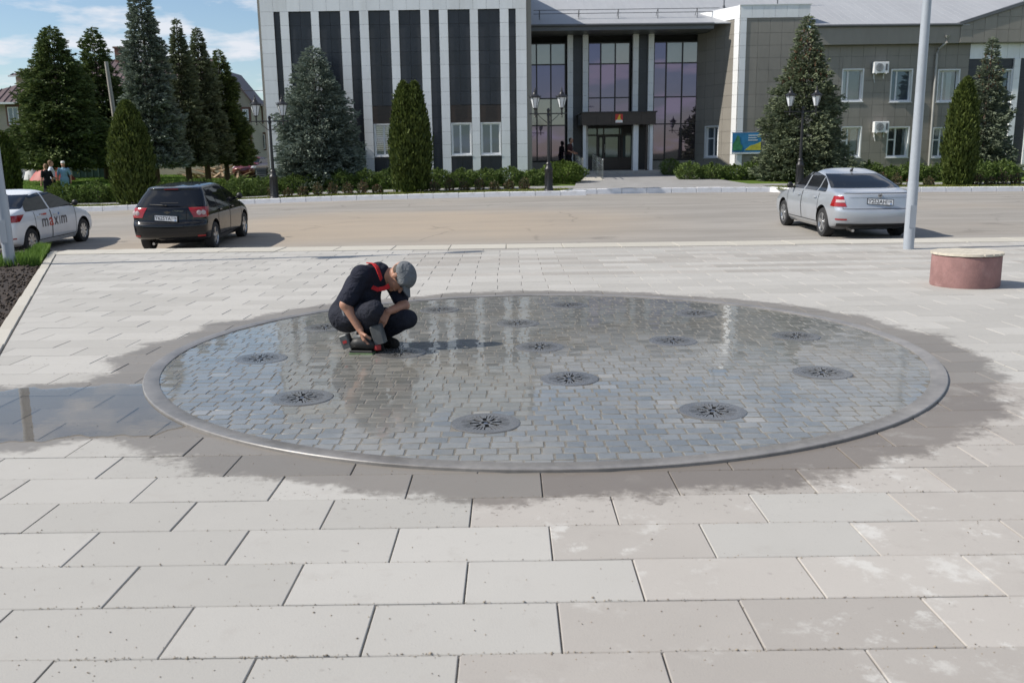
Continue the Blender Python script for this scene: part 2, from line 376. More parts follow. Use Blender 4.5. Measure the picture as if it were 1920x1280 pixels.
M['tile_edge'] = paver_mat('tile_edge', (.43, .405, .35), (.48, .455, .40), (.36, .33, .28), .0)
M['grout'] = pm('grout', (.19, .172, .148), .95, var=.4, sc=3, bump=.5, bsc=40)
M['grout_sand'] = pm('grout_sand', (.165, .152, .13), .6, var=.35, sc=6, bump=.5, bsc=90)

# ---- terrain sheet to the horizon
gx = sorted(set(list(range(-60, 61, 3)) + [-900, -500, -250, -140, -90, 90, 140, 250, 500, 900])); gy = sorted(set([-900, -300, -120, -60, -30, -10, 0, 10, 17, 20, 24, 28, 32, 35.0, 35.7] + list(range(37, 80, 3)) + [37.19, 37.21, 90, 110, 140, 200, 300, 500, 900]))
ter = MB(); ter.grid([[(x, y, (zland(x, y) if y >= 37.2 else min(zroad(x, y), zplaza(y)) - .22)) for x in gx] for y in gy])
ground = obj('ground', ter, M['lawn'], smooth=True); tag(ground, 'green lawn and verge reaching back behind the street', 'ground', kind='structure')
# ---- far wooded ridge all round (also what the glass fronts mirror)
M['ridge'] = pm('ridge', (.045, .062, .035), .95, var=.4, sc=.05, bump=0)
hl = MB(); ring = []
for k in range(73):
    a = 2 * math.pi * k / 72; rr = 330 + 40 * math.sin(3 * a + 1)
    hh = 7 + 5 * math.sin(2 * a + .6) + 3 * math.sin(5 * a) + rnd.random() * 2.5
    if -.6 < math.sin(a) and math.sin(a) > .2: hh *= .45
    ring.append([(rr * math.cos(a), rr * math.sin(a), -2), (rr * 1.05 * math.cos(a), rr * 1.05 * math.sin(a), .5 + hh), (rr * 1.25 * math.cos(a), rr * 1.25 * math.sin(a), .8 + hh * 1.2), (rr * 1.5 * math.cos(a), rr * 1.5 * math.sin(a), -2)])
hl.grid(ring); tag(obj('hills', hl, M['ridge'], smooth=True), 'low dark wooded ridge on the far horizon', 'hills', kind='structure')
# ---- road
rd = MB(); rx = sorted(set(list(range(-40, 41, 2)) + [-200, -100, -70, 70, 100, 200])); ry = [16.3, 18, 19, 20.5, 22, 24, 27, 30, 33, 35.0, 35.62, 36.6]
rd.grid([[(x, y, zroad(x, y) if y < 36 else zroad(x, 35.6) + .01) for x in rx] for y in ry])
tag(obj('road', rd, M['asphalt'], smooth=True), 'dusty grey brown asphalt road between the square and the white kerb', 'road', kind='structure')
# ---- planted verge behind the kerb, left and right of the entrance
for (xa_, xb_, lab_) in ((-40, 2.4, 'grassy verge behind the left white kerb'), (10.6, 40, 'grassy verge behind the right white kerb')):
    vg = MB(); xs_ = [xa_ + (xb_ - xa_) * k / 24 for k in range(25)]
    vg.grid([[(x, y, zland(x, y) + (0 if y < 37.3 else .012)) for x in xs_] for y in (35.66, 36.4, 37.1, 37.32)])
    tag(obj('verge', vg, M['lawn'], smooth=True), lab_, 'verge', kind='structure')
# ---- entrance path, footway
fw_ = MB()
def strip(mb, ya, yb, xs, dz):
    mb.grid([[(x, ya, zland(x, ya) + dz) for x in xs], [(x, (ya + yb) / 2, zland(x, (ya + yb) / 2) + dz) for x in xs], [(x, yb, zland(x, yb) + dz) for x in xs]])
strip(fw_, 37.3, 38.6, [x * 1.5 for x in range(-16, 19)], .03)
tag(obj('pavement', fw_, M['footway'], smooth=True), 'narrow grey footway behind the planted strip', 'pavement', kind='structure')
pth = MB(); pa = []
for k in range(8):
    y = 36.5 + (46.6 - 36.5) * k / 7; xl = 2.55 + (3.6 - 2.55) * k / 7; xr_ = 10.4 + (8.6 - 10.4) * k / 7
    pa.append([(xl + (xr_ - xl) * j / 6, y, zland(xl + (xr_ - xl) * j / 6, y) + .05) for j in range(7)])
pth.grid(pa); tag(obj('path', pth, M['footway'], smooth=True), 'wide asphalt path leading up to the entrance steps', 'path', kind='structure')

# ---- white kerb of the far side
def kerb_stone(parent, x0, y0, x1, y1, h, w=.16, proto={}):
    """one kerb stone between two ground points"""
    L = math.hypot(x1 - x0, y1 - y0)
    key = (round(L, 2), h)
    if key not in proto:
        mb = MB(); mb.bbox(0, L - .012, -w / 2, w / 2, -.25, 0, .015); proto[key] = mb.mesh('kerb_stone', M['kerb_white'])
    o = bpy.data.objects.new('kerb_stone', proto[key]); COL.objects.link(o); o.parent = parent
    z0, z1 = zland(x0, max(y0, 35.6)), zland(x1, max(y1, 35.6))
    b = Vector(parent.location)
    o.location = Vector((x0, y0, z0 + h + rnd.uniform(-.006, .006))) - b
    o.rotation_euler = (0, -math.atan2(z1 - z0, L), math.atan2(y1 - y0, x1 - x0) + rnd.uniform(-.004, .004))
kl = thing('kerb', 'white painted kerb along the planted strip left of the entrance path', 'kerb', (-10, 35.6, zland(-10, 35.6)))
x = -26.0
while x < 2.3: kerb_stone(kl, x, 35.6, x + 1.0, 35.6, .055); x += 1.0
kerb_stone(kl, 2.0, 35.6, 2.45, 36.45, .055)
ke = thing('kerb', 'low white kerb set back across the foot of the entrance path', 'kerb', (6, 36.5, zland(6, 36.5)))
x = 2.5
while x < 10.2: kerb_stone(ke, x, 36.5, x + 1.0, 36.5, .045); x += 1.0
kr = thing('kerb', 'white painted kerb behind the silver car right of the path', 'kerb', (16, 35.6, zland(16, 35.6)))
kerb_stone(kr, 10.5, 36.45, 11.1, 35.6, .055)
x = 11.1
while x < 27: kerb_stone(kr, x, 35.6, x + 1.0, 35.6, .055); x += 1.0

# ---- the paved square
E0 = gp(92, 474); E1 = gp(0, 613); ed = (E1 - E0)[:2]; ed = ed / np.hypot(*ed); en = np.array([-ed[1], ed[0]])   # left edge of the paving
if en[0] < 0: en = -en                                                                                       # en points into the paving
YF = 16.35
base = MB(); base.add([(-12, -6, zplaza(-6) - .012), (24, -6, zplaza(-6) - .012), (24, YF, zplaza(YF) - .012), (-12, YF, zplaza(YF) - .012),
                       (-12, -6, -.3), (24, -6, -.3), (24, YF, -.6), (-12, YF, -.6)], [(0, 1, 2, 3), (4, 7, 6, 5), (0, 4, 5, 1), (1, 5, 6, 2), (2, 6, 7, 3), (3, 7, 4, 0)])
# cut the base along the left edge
bmx = bmesh.new(); _me = base.mesh('plaza', M['grout']); bmx.from_mesh(_me)
bmesh.ops.bisect_plane(bmx, geom=bmx.verts[:] + bmx.edges[:] + bmx.faces[:], plane_co=(E0[0], E0[1], 0), plane_no=(-en[0], -en[1], 0), clear_outer=True)
bmx.to_mesh(_me); bmx.free()
plaza = obj('plaza', _me, None); tag(plaza, 'pale paved square of long concrete slabs', 'plaza', kind='structure')
TL, TD, GAP = .6, .318, .0048
y_al = gp(960, 986)[1]; x_al = gp(886, 988)[0]
tm = {}
def tile_mesh(kind):
    if kind not in tm:
        mb = MB(); mb.bbox(-TL / 2 + GAP / 2, TL / 2 - GAP / 2, -TD / 2 + GAP / 2, TD / 2 - GAP / 2, -.035, 0, .003); tm[kind] = mb.mesh('tile', M[kind])
    return tm[kind]
def clip_half(poly, p0, n):
    out = []
    for i in range(len(poly)):
        a, b = poly[i], poly[(i + 1) % len(poly)]; da = np.dot(a - p0, n); db = np.dot(b - p0, n)
        if da >= 0: out.append(a)
        if da * db < 0: out.append(a + (b - a) * da / (da - db))
    return out
KINDS = ['tile_grey', 'tile_rose', 'tile_tan']
tiles = []; rest = MB()
r0 = int((1.55 - y_al) / TD) - 1; r1 = int((YF - .8 - y_al) / TD) + 1
edge_in = .14
for rI in range(r0, r1):
    yc = y_al + (rI + .5) * TD
    if yc > YF - .8 - TD / 2 + .01: continue
    off = (x_al + (0 if rI % 2 == 0 else TL / 2) + rnd.uniform(-.012, .012))
    half = .64 * yc + 1.3
    k0 = int((-half - off) / TL); k1 = int((half - off) / TL) + 1
    rowr = rnd.random()
    for k in range(k0, k1):
        xc = off + (k + .5) * TL
        if xc > 23: continue
        dd = math.hypot(xc - DX, yc - DY)
        if dd < DR - .5: continue
        c0 = np.array([xc, yc])
        s_ = np.dot(c0 - E0[:2], en) - edge_in
        if s_ < -.4: continue
        kind = 0
        if yc < 5.6 and xc > off * 0 + (.0 if rI % 2 else .02) - .1 and not (yc > 4.4 and xc > 3.4): kind = 1 if rnd.random() < .93 else 0
        if yc > 11.2 and xc > -1.5 and rowr < .75: kind = 2 if rnd.random() < .8 else 0
        if s_ < .36:
            poly = [c0 + np.array(q) for q in ((-TL / 2 + GAP / 2, -TD / 2 + GAP / 2), (TL / 2 - GAP / 2, -TD / 2 + GAP / 2), (TL / 2 - GAP / 2, TD / 2 - GAP / 2), (-TL / 2 + GAP / 2, TD / 2 - GAP / 2))]
            poly = clip_half(poly, E0[:2] + en * edge_in, en)
            if len(poly) >= 3:
                rest.mi = kind; n = len(poly)
                v = [(p[0], p[1], zplaza(p[1])) for p in poly] + [(p[0], p[1], zplaza(p[1]) - .03) for p in poly]
                rest.add(v, [tuple(range(n)), tuple(range(2 * n - 1, n - 1, -1))] + [(i, (i + 1) % n, (i + 1) % n + n, i + n) for i in range(n)])
            continue
        tiles.append((yc, xc, kind))
vis = [q for q in tiles if abs(q[1]) < .60 * q[0] + .35 and q[0] > 2.0]
vis.sort(key=lambda q: q[0] + .15 * abs(q[1])); near = set(vis[:296])
tilt = math.atan(SLOPE)
for q in tiles:
    yc, xc, kind = q
    if q in near:
        o = bpy.data.objects.new('tile', tile_mesh(KINDS[kind])); COL.objects.link(o); o.parent = plaza
        o.location = (xc, yc, zplaza(yc) + rnd.uniform(-.0015, .0015)); o.rotation_euler = (tilt + rnd.uniform(-.002, .002), rnd.uniform(-.0012, .0012), rnd.uniform(-.0025, .0025))
    else:
        rest.mi = kind; z = rnd.uniform(-.0015, .0015)
        a, b_, d = TL / 2 - GAP / 2, TD / 2 - GAP / 2, .004
        v = [(xc + sx * (a - (d if l else 0)), yc + sy * (b_ - (d if l else 0)), zplaza(yc + sy * b_) + z - (0 if l else d) - (.03 if l == -1 else 0)) for l in (-1, 0, 1) for sx, sy in ((-1, -1), (1, -1), (1, 1), (-1, 1))]
        rest.add(v, [(8, 9, 10, 11)] + [(i + L, (i + 1) % 4 + L, (i + 1) % 4 + 4 + L, i + 4 + L) for L in (0, 4) for i in range(4)])
tr_ = obj('tile_field', rest, [M[k] for k in KINDS], plaza); tag(tr_, kind='stuff')
# border stones along the left edge and the pale strip along the road
mb = MB(); mb.bbox(0, .79, -.06, .06, -.12, .012, .006); ems = mb.mesh('border_stone', M['tile_edge'])
for k in range(18):
    p = E0[:2] + en * .065 + ed * (.8 * k - .2)
    if p[1] < 1.2: break
    o = bpy.data.objects.new('border_stone', ems); COL.objects.link(o); o.parent = plaza
    o.location = (p[0], p[1], zplaza(p[1]) + rnd.uniform(-.003, .003)); o.rotation_euler = (0, 0, math.atan2(ed[1], ed[0]) + rnd.uniform(-.006, .006))
mb = MB(); mb.bbox(0, .99, -.40, .40, -.12, .004, .006); ems = mb.mesh('edge_slab', M['tile_edge'])
for k in range(24):
    x = E0[0] + .1 + k
    o = bpy.data.objects.new('edge_slab', ems); COL.objects.link(o); o.parent = plaza
    o.location = (x, YF - .40, zplaza(YF - .40) + rnd.uniform(-.003, .003)); o.rotation_euler = (tilt, 0, rnd.uniform(-.003, .003))
# ---- run-off puddle: a thin sheet of water lying on the slabs
def water_mat():
    m, t, b = mat_nodes('water'); t.nodes.remove(b)
    g = t.nodes.new('ShaderNodeNewGeometry')
    bp = nd(t, 'ShaderNodeBump', {'Strength': .05, 'Distance': .01, 'Height': noise(t, g.outputs['Position'], 5., 3.)})
    fr = nd(t, 'ShaderNodeFresnel', {'IOR': 1.33, 'Normal': bp.outputs[0]})
    gl = nd(t, 'ShaderNodeBsdfGlossy', {'Color': (1, 1, 1, 1), 'Roughness': .015, 'Normal': bp.outputs[0]}); tr = nd(t, 'ShaderNodeBsdfTransparent', {'Color': (.93, .93, .92, 1)})
    mx = nd(t, 'ShaderNodeMixShader', {0: fr.outputs[0], 1: tr.outputs[0], 2: gl.outputs[0]})
    t.links.new(mx.outputs[0], t.nodes['Material Output'].inputs['Surface']); return m
M['water'] = water_mat()
ax = (_B - _A)[:2]; AL = np.hypot(*ax); ax = ax / AL; axn = np.array([-ax[1], ax[0]])
pts = []; ph = [rnd.uniform(0, 6) for _ in range(6)]
def wobble(s): return .06 * math.sin(7 * s + ph[0]) + .045 * math.sin(17 * s + ph[1]) + .025 * math.sin(41 * s + ph[2]) + .012 * math.sin(97 * s + ph[3])
for s in np.linspace(-.18, 1.3, 90): pts.append(_A[:2] + ax * AL * s + axn * (_BR - .05 + wobble(s) - (.1 * max(0, -s) * 2)))
for s in np.linspace(1.3, -.18, 90): pts.append(_A[:2] + ax * AL * s - axn * (_BR - .05 + wobble(s + 5) - (.1 * max(0, -s) * 2)))
wm = MB(); n = 90
wm.grid([[(*(pts[i] * (1 - f) + pts[2 * n - 1 - i] * f), 0) for f in np.linspace(0, 1, 5)] for i in range(n)])
wm.v = [(p[0], p[1], zplaza(p[1]) + .0028) for p in wm.v]
tag(obj('water', wm, M['water'], smooth=True), 'shallow puddle of run-off water left of the round fountain', 'puddle', kind='structure')

# ---- planting bed at the left edge: soil, clods, grass
bed = MB(); nb = 46
def bedp(u, v):
    p = E0[:2] + ed * (u * 14 - 2.5) - en * (v * 12 + .0)
    bump = .16 * mnoise.fractal(Vector((p[0] * 2.2, p[1] * 2.2, 0)), 1., 2., 5) + rnd.uniform(-.012, .016)
    return (p[0], p[1], zplaza(p[1]) - .03 + min(1, v * 10) * (bump + .05))
import mathutils.noise as mnoise
bed.grid([[bedp(i / 90, (j / nb) ** 1.8) for j in range(nb + 1)] for i in range(91)])
bed.v = [(p[0], min(p[1], YF + .35), p[2] if p[1] < YF + .3 else p[2] - .25) for p in bed.v]
tag(obj('soil', bed, M['soil'], smooth=True), 'dark freshly turned soil bed left of the paving', 'soil', kind='structure')
nc = 5200; V = []; F = []
for k in range(nc):
    u = rnd.random(); v = rnd.random() ** 2 * .6
    p = bedp(u, v)
    if p[1] > YF + .2: continue
    s = rnd.uniform(.008, .028) * (1.6 if rnd.random() < .06 else 1); o = len(V)
    q = [(1, 0, 0), (-1, 0, 0), (0, 1, 0), (0, -1, 0), (0, 0, 1), (0, 0, -1)]
    V += [(p[0] + a * s * rnd.uniform(.6, 1.3), p[1] + b_ * s * rnd.uniform(.6, 1.3), p[2] + .01 + c * s * rnd.uniform(.6, 1)) for a, b_, c in q]
    F += [(o + i, o + j, o + k2) for i, j, k2 in ((0, 2, 4), (2, 1, 4), (1, 3, 4), (3, 0, 4), (2, 0, 5), (1, 2, 5), (3, 1, 5), (0, 3, 5))]
tag(obj('soil_clods', fastmesh('soil_clods', V, F, pm('clod', (.042, .030, .022), .95, var=.4, sc=9, island=.45)), None), 'loose clods on the dark soil bed', 'soil', kind='stuff')
M['blade'] = leafmat('blade', (.07, .14, .02), (.16, .26, .05), trans=.35)
def blades(name, pts, h0, h1, w, mat, lean=.5):
    n = len(pts); P = np.array(pts); a = nr.rand(n) * 6.283; h = h0 + (h1 - h0) * nr.rand(n)
    D = np.stack([np.cos(a), np.sin(a), 0 * a], 1); Sd = np.stack([-np.sin(a), np.cos(a), 0 * a], 1); l = (lean * nr.rand(n) * h)[:, None]
    mid = P + np.stack([0 * h, 0 * h, h * .55], 1) + D * l * .35; tip = P + np.stack([0 * h, 0 * h, h], 1) + D * l
    V = np.concatenate([P - Sd * w, P + Sd * w, mid - Sd * w * .8, mid + Sd * w * .8, tip], 0); i = np.arange(n)
    F = np.concatenate([np.stack([i, i + n, i + 3 * n], 1), np.stack([i, i + 3 * n, i + 2 * n], 1), np.stack([i + 2 * n, i + 3 * n, i + 4 * n], 1)], 0)
    return obj(name, fastmesh(name, V, F, mat), None)
gpts = []
c1 = gp(62, 484)
for k in range(9000):
    # a tongue of grass round the lamp post, hugging the paving edge
    s = rnd.uniform(-.9, 2.2); w_ = rnd.random() ** 1.1 * (.22 + 1.1 * math.exp(-((s - 1.7) / .55) ** 2))
    p = E0[:2] + ed * s - en * (w_ + .02)
    if p[1] > YF + .1: continue
    gpts.append((p[0], p[1], zplaza(p[1]) - .02))
for k in range(5000):
    gpts.append((-9.6 + rnd.uniform(-3.5, .9), 14.75 + rnd.gauss(0, .16), zplaza(15) - .02))
tag(blades('grass', gpts, .05, .19, .006, M['blade']), 'bright green grass tufts at the foot of the left lamp post', 'grass', kind='stuff')
# verge strip between kerb and footway, rough lawn tufts
gpts = []
for k in range(26000):
    xx = rnd.uniform(-20, 24)
    if 2.4 < xx < 10.6: continue
    yy = rnd.uniform(35.75, 37.2); gpts.append((xx, yy, zland(xx, yy)))
M['verge'] = leafmat('verge', (.12, .14, .03), (.24, .25, .07), trans=.3)
tag(blades('grass', gpts, .03, .10, .012, M['verge']), 'thin yellowish grass along the strip behind the white kerb', 'grass', kind='stuff')
gpts = []
for k in range(52000):
    yy = 38.8 + 45 * rnd.random() ** 1.3; xx = rnd.uniform(-.62 * yy, -6.5 if yy < 43 else -.30 * yy); gpts.append((xx, yy, zland(xx, yy) - .01))
tag(blades('grass', gpts, .05, .13, .02, M['blade']), 'mown green lawn under the tall spruces', 'grass', kind='stuff')

# ---- grit and pebbles swept into the joints of the near slabs
V = []; F = []
for k in range(2600):
    yy = 2.3 + 4.5 * rnd.random() ** 1.6; xx = rnd.uniform(-.62, .62) * yy
    if rnd.random() < .7: yy = y_al + round((yy - y_al) / TD) * TD + rnd.gauss(0, .006)
    if math.hypot(xx - DX, yy - DY) < DR + .05: continue
    s = rnd.uniform(.0012, .0032) * (1.8 if rnd.random() < .04 else 1); o = len(V); zz = zplaza(yy) + s * .4
    V += [(xx + a * s * rnd.uniform(.6, 1.4), yy + b_ * s * rnd.uniform(.6, 1.4), zz + c * s * rnd.uniform(.5, .9)) for a, b_, c in ((1, 0, 0), (-1, 0, 0), (0, 1, 0), (0, -1, 0), (0, 0, 1), (0, 0, -1))]
    F += [(o + i, o + j, o + k2) for i, j, k2 in ((0, 2, 4), (2, 1, 4), (1, 3, 4), (3, 0, 4), (2, 0, 5), (1, 2, 5), (3, 1, 5), (0, 3, 5))]
tag(obj('grit', fastmesh('grit', V, F, pm('grit', (.24, .20, .15), .95, var=.3, sc=30, island=.4)), None), 'fine sandy grit scattered on the near paving', 'grit', kind='stuff')
# ================================================================== round dry fountain
def sett_mat():
    m, t, b = mat_nodes('sett'); g = t.nodes.new('ShaderNodeNewGeometry'); oi = t.nodes.new('ShaderNodeObjectInfo'); P = g.outputs['Position']
    rr = mth(t, 'FRACT', mth(t, 'ADD', g.outputs['Random Per Island'], mth(t, 'MULTIPLY', oi.outputs['Random'], 5.7)))
    n0 = noise(t, P, 1.1, 4.); n1 = noise(t, P, 14., 5., .65); n2 = noise(t, P, 90., 3., .6)
    c = mixrgb(t, rr, (.145, .145, .132), (.215, .21, .19))
    c = mixrgb(t, mth(t, 'MULTIPLY', sstep(t, .48, .7, n0), .6), c, (.215, .19, .145))
    c = mixrgb(t, mth(t, 'MULTIPLY', sstep(t, .52, .7, n1), .4), c, (.10, .105, .10))
    c = mixrgb(t, mth(t, 'GREATER_THAN', rr, .985), c, (.27, .255, .225))
    t.links.new(c, b.inputs['Base Color'])
    film = sstep(t, .44, .58, mth(t, 'ADD', mth(t, 'MULTIPLY', noise(t, P, .8, 3.), .7), mth(t, 'MULTIPLY', n1, .3)))
    ro = mth(t, 'ADD', .32, mth(t, 'MULTIPLY', film, .2))
    t.links.new(ro, b.inputs['Roughness']); b.inputs['Specular IOR Level'].default_value = .3
    b.inputs['Coat Weight'].default_value = 1.; b.inputs['Coat IOR'].default_value = 1.43
    t.links.new(mth(t, 'ADD', .012, mth(t, 'ADD', mth(t, 'MULTIPLY', film, .085), mth(t, 'MULTIPLY', rr, .03))), b.inputs['Coat Roughness'])
    cb = nd(t, 'ShaderNodeBump', {'Strength': .022, 'Distance': .01, 'Height': noise(t, P, 16., 2.)}); t.links.new(cb.outputs[0], b.inputs['Coat Normal'])
    bp = nd(t, 'ShaderNodeBump', {'Strength': .25, 'Distance': .004, 'Height': mth(t, 'ADD', n1, mth(t, 'MULTIPLY', n2, .35))}); t.links.new(bp.outputs[0], b.inputs['Normal'])
    return m
M['sett'] = sett_mat()
M['rim'] = pm('rim', (.20, .19, .18), .34, var=.25, sc=3, bump=.05, bsc=30)
M['lid'] = pm('lid', (.17, .168, .165), .22, .35, var=.2, sc=9, bump=.12, bsc=60, dirt=((.09, .085, .08), .5))
fz = zplaza(DY)
fnt = thing('fountain', 'round sunken pedestrian fountain paved with wet dark setts', 'fountain', (DX, DY, fz)); fnt.rotation_euler = (tilt, 0, 0)
mb = MB(); mb.lathe([(DR - .03, -.10), (DR - .03, .0078)], n=96); obj('bed', mb, M['grout_sand'], fnt)
mb = MB(); n = 128
prof = [(DR, -.05), (DR, .013), (DR - .004, .017), (DRI + .004, .017), (DRI, .014), (DRI, .003)]
mb.lathe(prof, n=n, caps=False); obj('rim', mb, M['rim'], fnt, smooth=40)
SS = .101
stones = []; row = 0; y = -DRI
ymid = 0
while y < DRI + SS:
    off = (row % 2) * SS * .5 + rnd.uniform(-.02, .02)
    x = -DRI - SS + off
    while x < DRI + SS:
        L = SS * rnd.choice([.92, 1., 1., 1.08, 1.28]) * 1.08
        xc = x + L / 2
        if math.hypot(xc, y) < DRI + .03: stones.append((xc, y + rnd.uniform(-.003, .003), L))
        x += L
    y += SS * .985; row += 1
stones.sort(key=lambda s: s[1] + .06 * abs(s[0]))
pr = {}
def stone_mesh(L):
    k = round(L, 3)
    if k not in pr:
        mb = MB(); mb.bbox(-L / 2 + .003, L / 2 - .003, -SS / 2 + .003, SS / 2 - .003, -.03, 0, .004); pr[k] = mb.mesh('paving_stone', M['sett'], 40)
    return pr[k]
rest = MB()
def in_lid(x, y):
    return any(math.hypot(x - lx, y - ly) < .165 for lx, ly in LIDS)
LIDS = [(0, 0)] + [(1.0893 * math.cos(-1.4204 + i * math.pi / 2), 1.0893 * math.sin(-1.4204 + i * math.pi / 2)) for i in range(4)] + [(2.133 * math.cos(-1.7447 + i * math.pi / 5), 2.133 * math.sin(-1.7447 + i * math.pi / 5)) for i in range(10)]
cnt = 0
for (xc, yc, L) in stones:
    if in_lid(xc, yc): continue
    edge = math.hypot(xc, yc) > DRI - .09
    dz = rnd.uniform(-.0012, .0012); tx, ty = rnd.gauss(0, .0045), rnd.gauss(0, .0045)
    if cnt < 296 and math.hypot(xc, yc) < DRI - .02:
        o = bpy.data.objects.new('paving_stone', stone_mesh(L)); COL.objects.link(o); o.parent = fnt
        o.location = (xc, yc, .010 + dz); o.rotation_euler = (tx, ty, rnd.gauss(0, .012)); cnt += 1
    else:
        a, b_, d = L / 2 - .003, SS / 2 - .003, .004
        v = []
        for l in (-1, 0, 1):
            for sx, sy in ((-1, -1), (1, -1), (1, 1), (-1, 1)):
                px, py = sx * (a - (d if l == 1 else 0)), sy * (b_ - (d if l == 1 else 0))
                v.append((xc + px, yc + py, .010 + dz + px * -ty + py * tx - (0 if l == 1 else d if l == 0 else .025)))
        rest.add(v, [(8, 9, 10, 11)] + [(i + q, (i + 1) % 4 + q, (i + 1) % 4 + 4 + q, i + 4 + q) for q in (0, 4) for i in range(4)])
tag(obj('paving_field', rest, M['sett'], fnt), kind='stuff')
# ---- slotted covers over the nozzles
mb = MB(); mb.lathe([(.196, -.03), (.196, .010), (.190, .014)], n=48); pm_ = mb.mesh('plate', M['lid'])
tmp = bpy.data.objects.new('tmp', pm_); COL.objects.link(tmp)
cut = MB(); cut.lathe([(.027, -.05), (.027, .05)], n=16)
def slot(a, r0, r1, w):
    ca, sa = math.cos(a), math.sin(a)
    pts = [(r0 * ca + w * sa, r0 * sa - w * ca), (r1 * ca + w * 1.15 * sa, r1 * sa - w * 1.15 * ca), (r1 * ca - w * 1.15 * sa, r1 * sa + w * 1.15 * ca), (r0 * ca - w * sa, r0 * sa + w * ca)]
    cut.prism(pts, -.05, .05, 'z')
for k in range(8): slot(math.pi / 4 * k + .1, .036, .090, .0105)
for k in range(40):
    if k % 5: slot(2 * math.pi / 40 * k + .1, .080, .138, .0028)
cme = cut.mesh('cut', M['lid']); cobj = bpy.data.objects.new('cut', cme); COL.objects.link(cobj)
md = tmp.modifiers.new('b', 'BOOLEAN'); md.operation = 'DIFFERENCE'; md.solver = 'EXACT'; md.object = cobj; md.use_self = True
dg = bpy.context.evaluated_depsgraph_get(); plate_me = bpy.data.meshes.new_from_object(tmp.evaluated_get(dg)); plate_me.name = 'plate'
bpy.data.objects.remove(tmp); bpy.data.objects.remove(cobj)
well = MB(); well.lathe([(.188, .0075), (.188, .0085)], n=24); M['void'] = pm('void', (.006, .006, .006), .95, spec=.05); well_me = well.mesh('well', M['void'])
noz = MB(); noz.lathe([(.013, .0085), (.013, .011), (.009, .013)], n=10); noz_me = noz.mesh('nozzle', M['steel'], 40)
rim = MB(); rim.lathe([(.200, -.03), (.208, -.03), (.208, .006), (.200, .006)], n=48, caps=False); rim_me = rim.mesh('frame', M['lid'])
lid_labels = ['slotted metal cover at the very centre of the round fountain',
 'slotted metal cover just in front of the central cover', 'slotted metal cover of the inner four, right of the centre',
 'slotted metal cover of the inner four, behind the central cover', 'slotted metal cover in the worker\'s shadow, left of the centre',
 'slotted metal cover nearest the front rim of the fountain', 'slotted metal cover at the front right of the fountain',
 'slotted metal cover far right, second from the front rim', 'slotted metal cover near the right rim, level with the worker',
 'slotted metal cover at the back right of the fountain', 'slotted metal cover at the back rim, right of the rear pair',
 'slotted metal cover just behind the worker\'s cap, at the back rim', 'slotted metal cover at the worker\'s back, left of him',
 'slotted metal cover by the left rim of the fountain', 'slotted metal cover at the front left of the fountain']
for (lx, ly), lab in zip(LIDS, lid_labels):
    c = Vector((DX + lx, DY + ly, zplaza(DY + ly) + .001))
    t_ = thing('drain_cover', lab, 'drain cover', c, rnd.uniform(0, 6), 'slotted covers over the fountain nozzles'); t_.rotation_euler = (tilt, 0, t_.rotation_euler.z)
    obj('plate', plate_me, None, t_); obj('well', well_me, None, t_); obj('nozzle', noz_me, None, t_); obj('frame', rim_me, None, t_)
# ================================================================== buildings
def glass_mat(name, col, rough=.03, metal=.0, base=None):
    m, t, b = mat_nodes(name); tcn = t.nodes.new('ShaderNodeTexCoord'); oi = t.nodes.new('ShaderNodeObjectInfo')
    PW = t.nodes.new('ShaderNodeNewGeometry').outputs['Position']; n = noise(t, PW, .9, 2.)
    c = mixrgb(t, mth(t, 'ADD', mth(t, 'MULTIPLY', n, .6), mth(t, 'MULTIPLY', oi.outputs['Random'], .4)), tuple(v * .85 for v in col), tuple(v * 1.12 for v in col))
    t.links.new(c, b.inputs['Base Color']); b.inputs['Metallic'].default_value = metal; b.inputs['Roughness'].default_value = rough
    bp = nd(t, 'ShaderNodeBump', {'Strength': .06, 'Distance': .02, 'Height': noise(t, PW, .7, 1.)}); t.links.new(bp.outputs[0], b.inputs['Normal'])
    return m
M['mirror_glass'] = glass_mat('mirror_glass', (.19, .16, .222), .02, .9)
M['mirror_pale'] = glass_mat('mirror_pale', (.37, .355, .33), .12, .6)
M['win_glass'] = glass_mat('win_glass', (.12, .15, .18), .02, .55)
M['door_glass'] = glass_mat('door_glass', (.12, .15, .15), .03, .45)
def clear_glass():
    m, t, b = mat_nodes('clear_glass'); t.nodes.remove(b)
    fr = nd(t, 'ShaderNodeFresnel', {'IOR': 1.5}); gl = nd(t, 'ShaderNodeBsdfGlossy', {'Color': (1, 1, 1, 1), 'Roughness': .02}); tr = nd(t, 'ShaderNodeBsdfTransparent', {'Color': (.86, .9, .92, 1)})
    mx = nd(t, 'ShaderNodeMixShader', {0: mth(t, 'ADD', fr.outputs[0], .06), 1: tr.outputs[0], 2: gl.outputs[0]})
    t.links.new(mx.outputs[0], t.nodes['Material Output'].inputs['Surface']); return m
M['clear_glass'] = clear_glass()
unit = {}
def unit_box(mat):
    if mat not in unit:
        mb = MB(); mb.box(-.5, .5, -.5, .5, -.5, .5); unit[mat] = mb.mesh('panel', M[mat])
    return unit[mat]
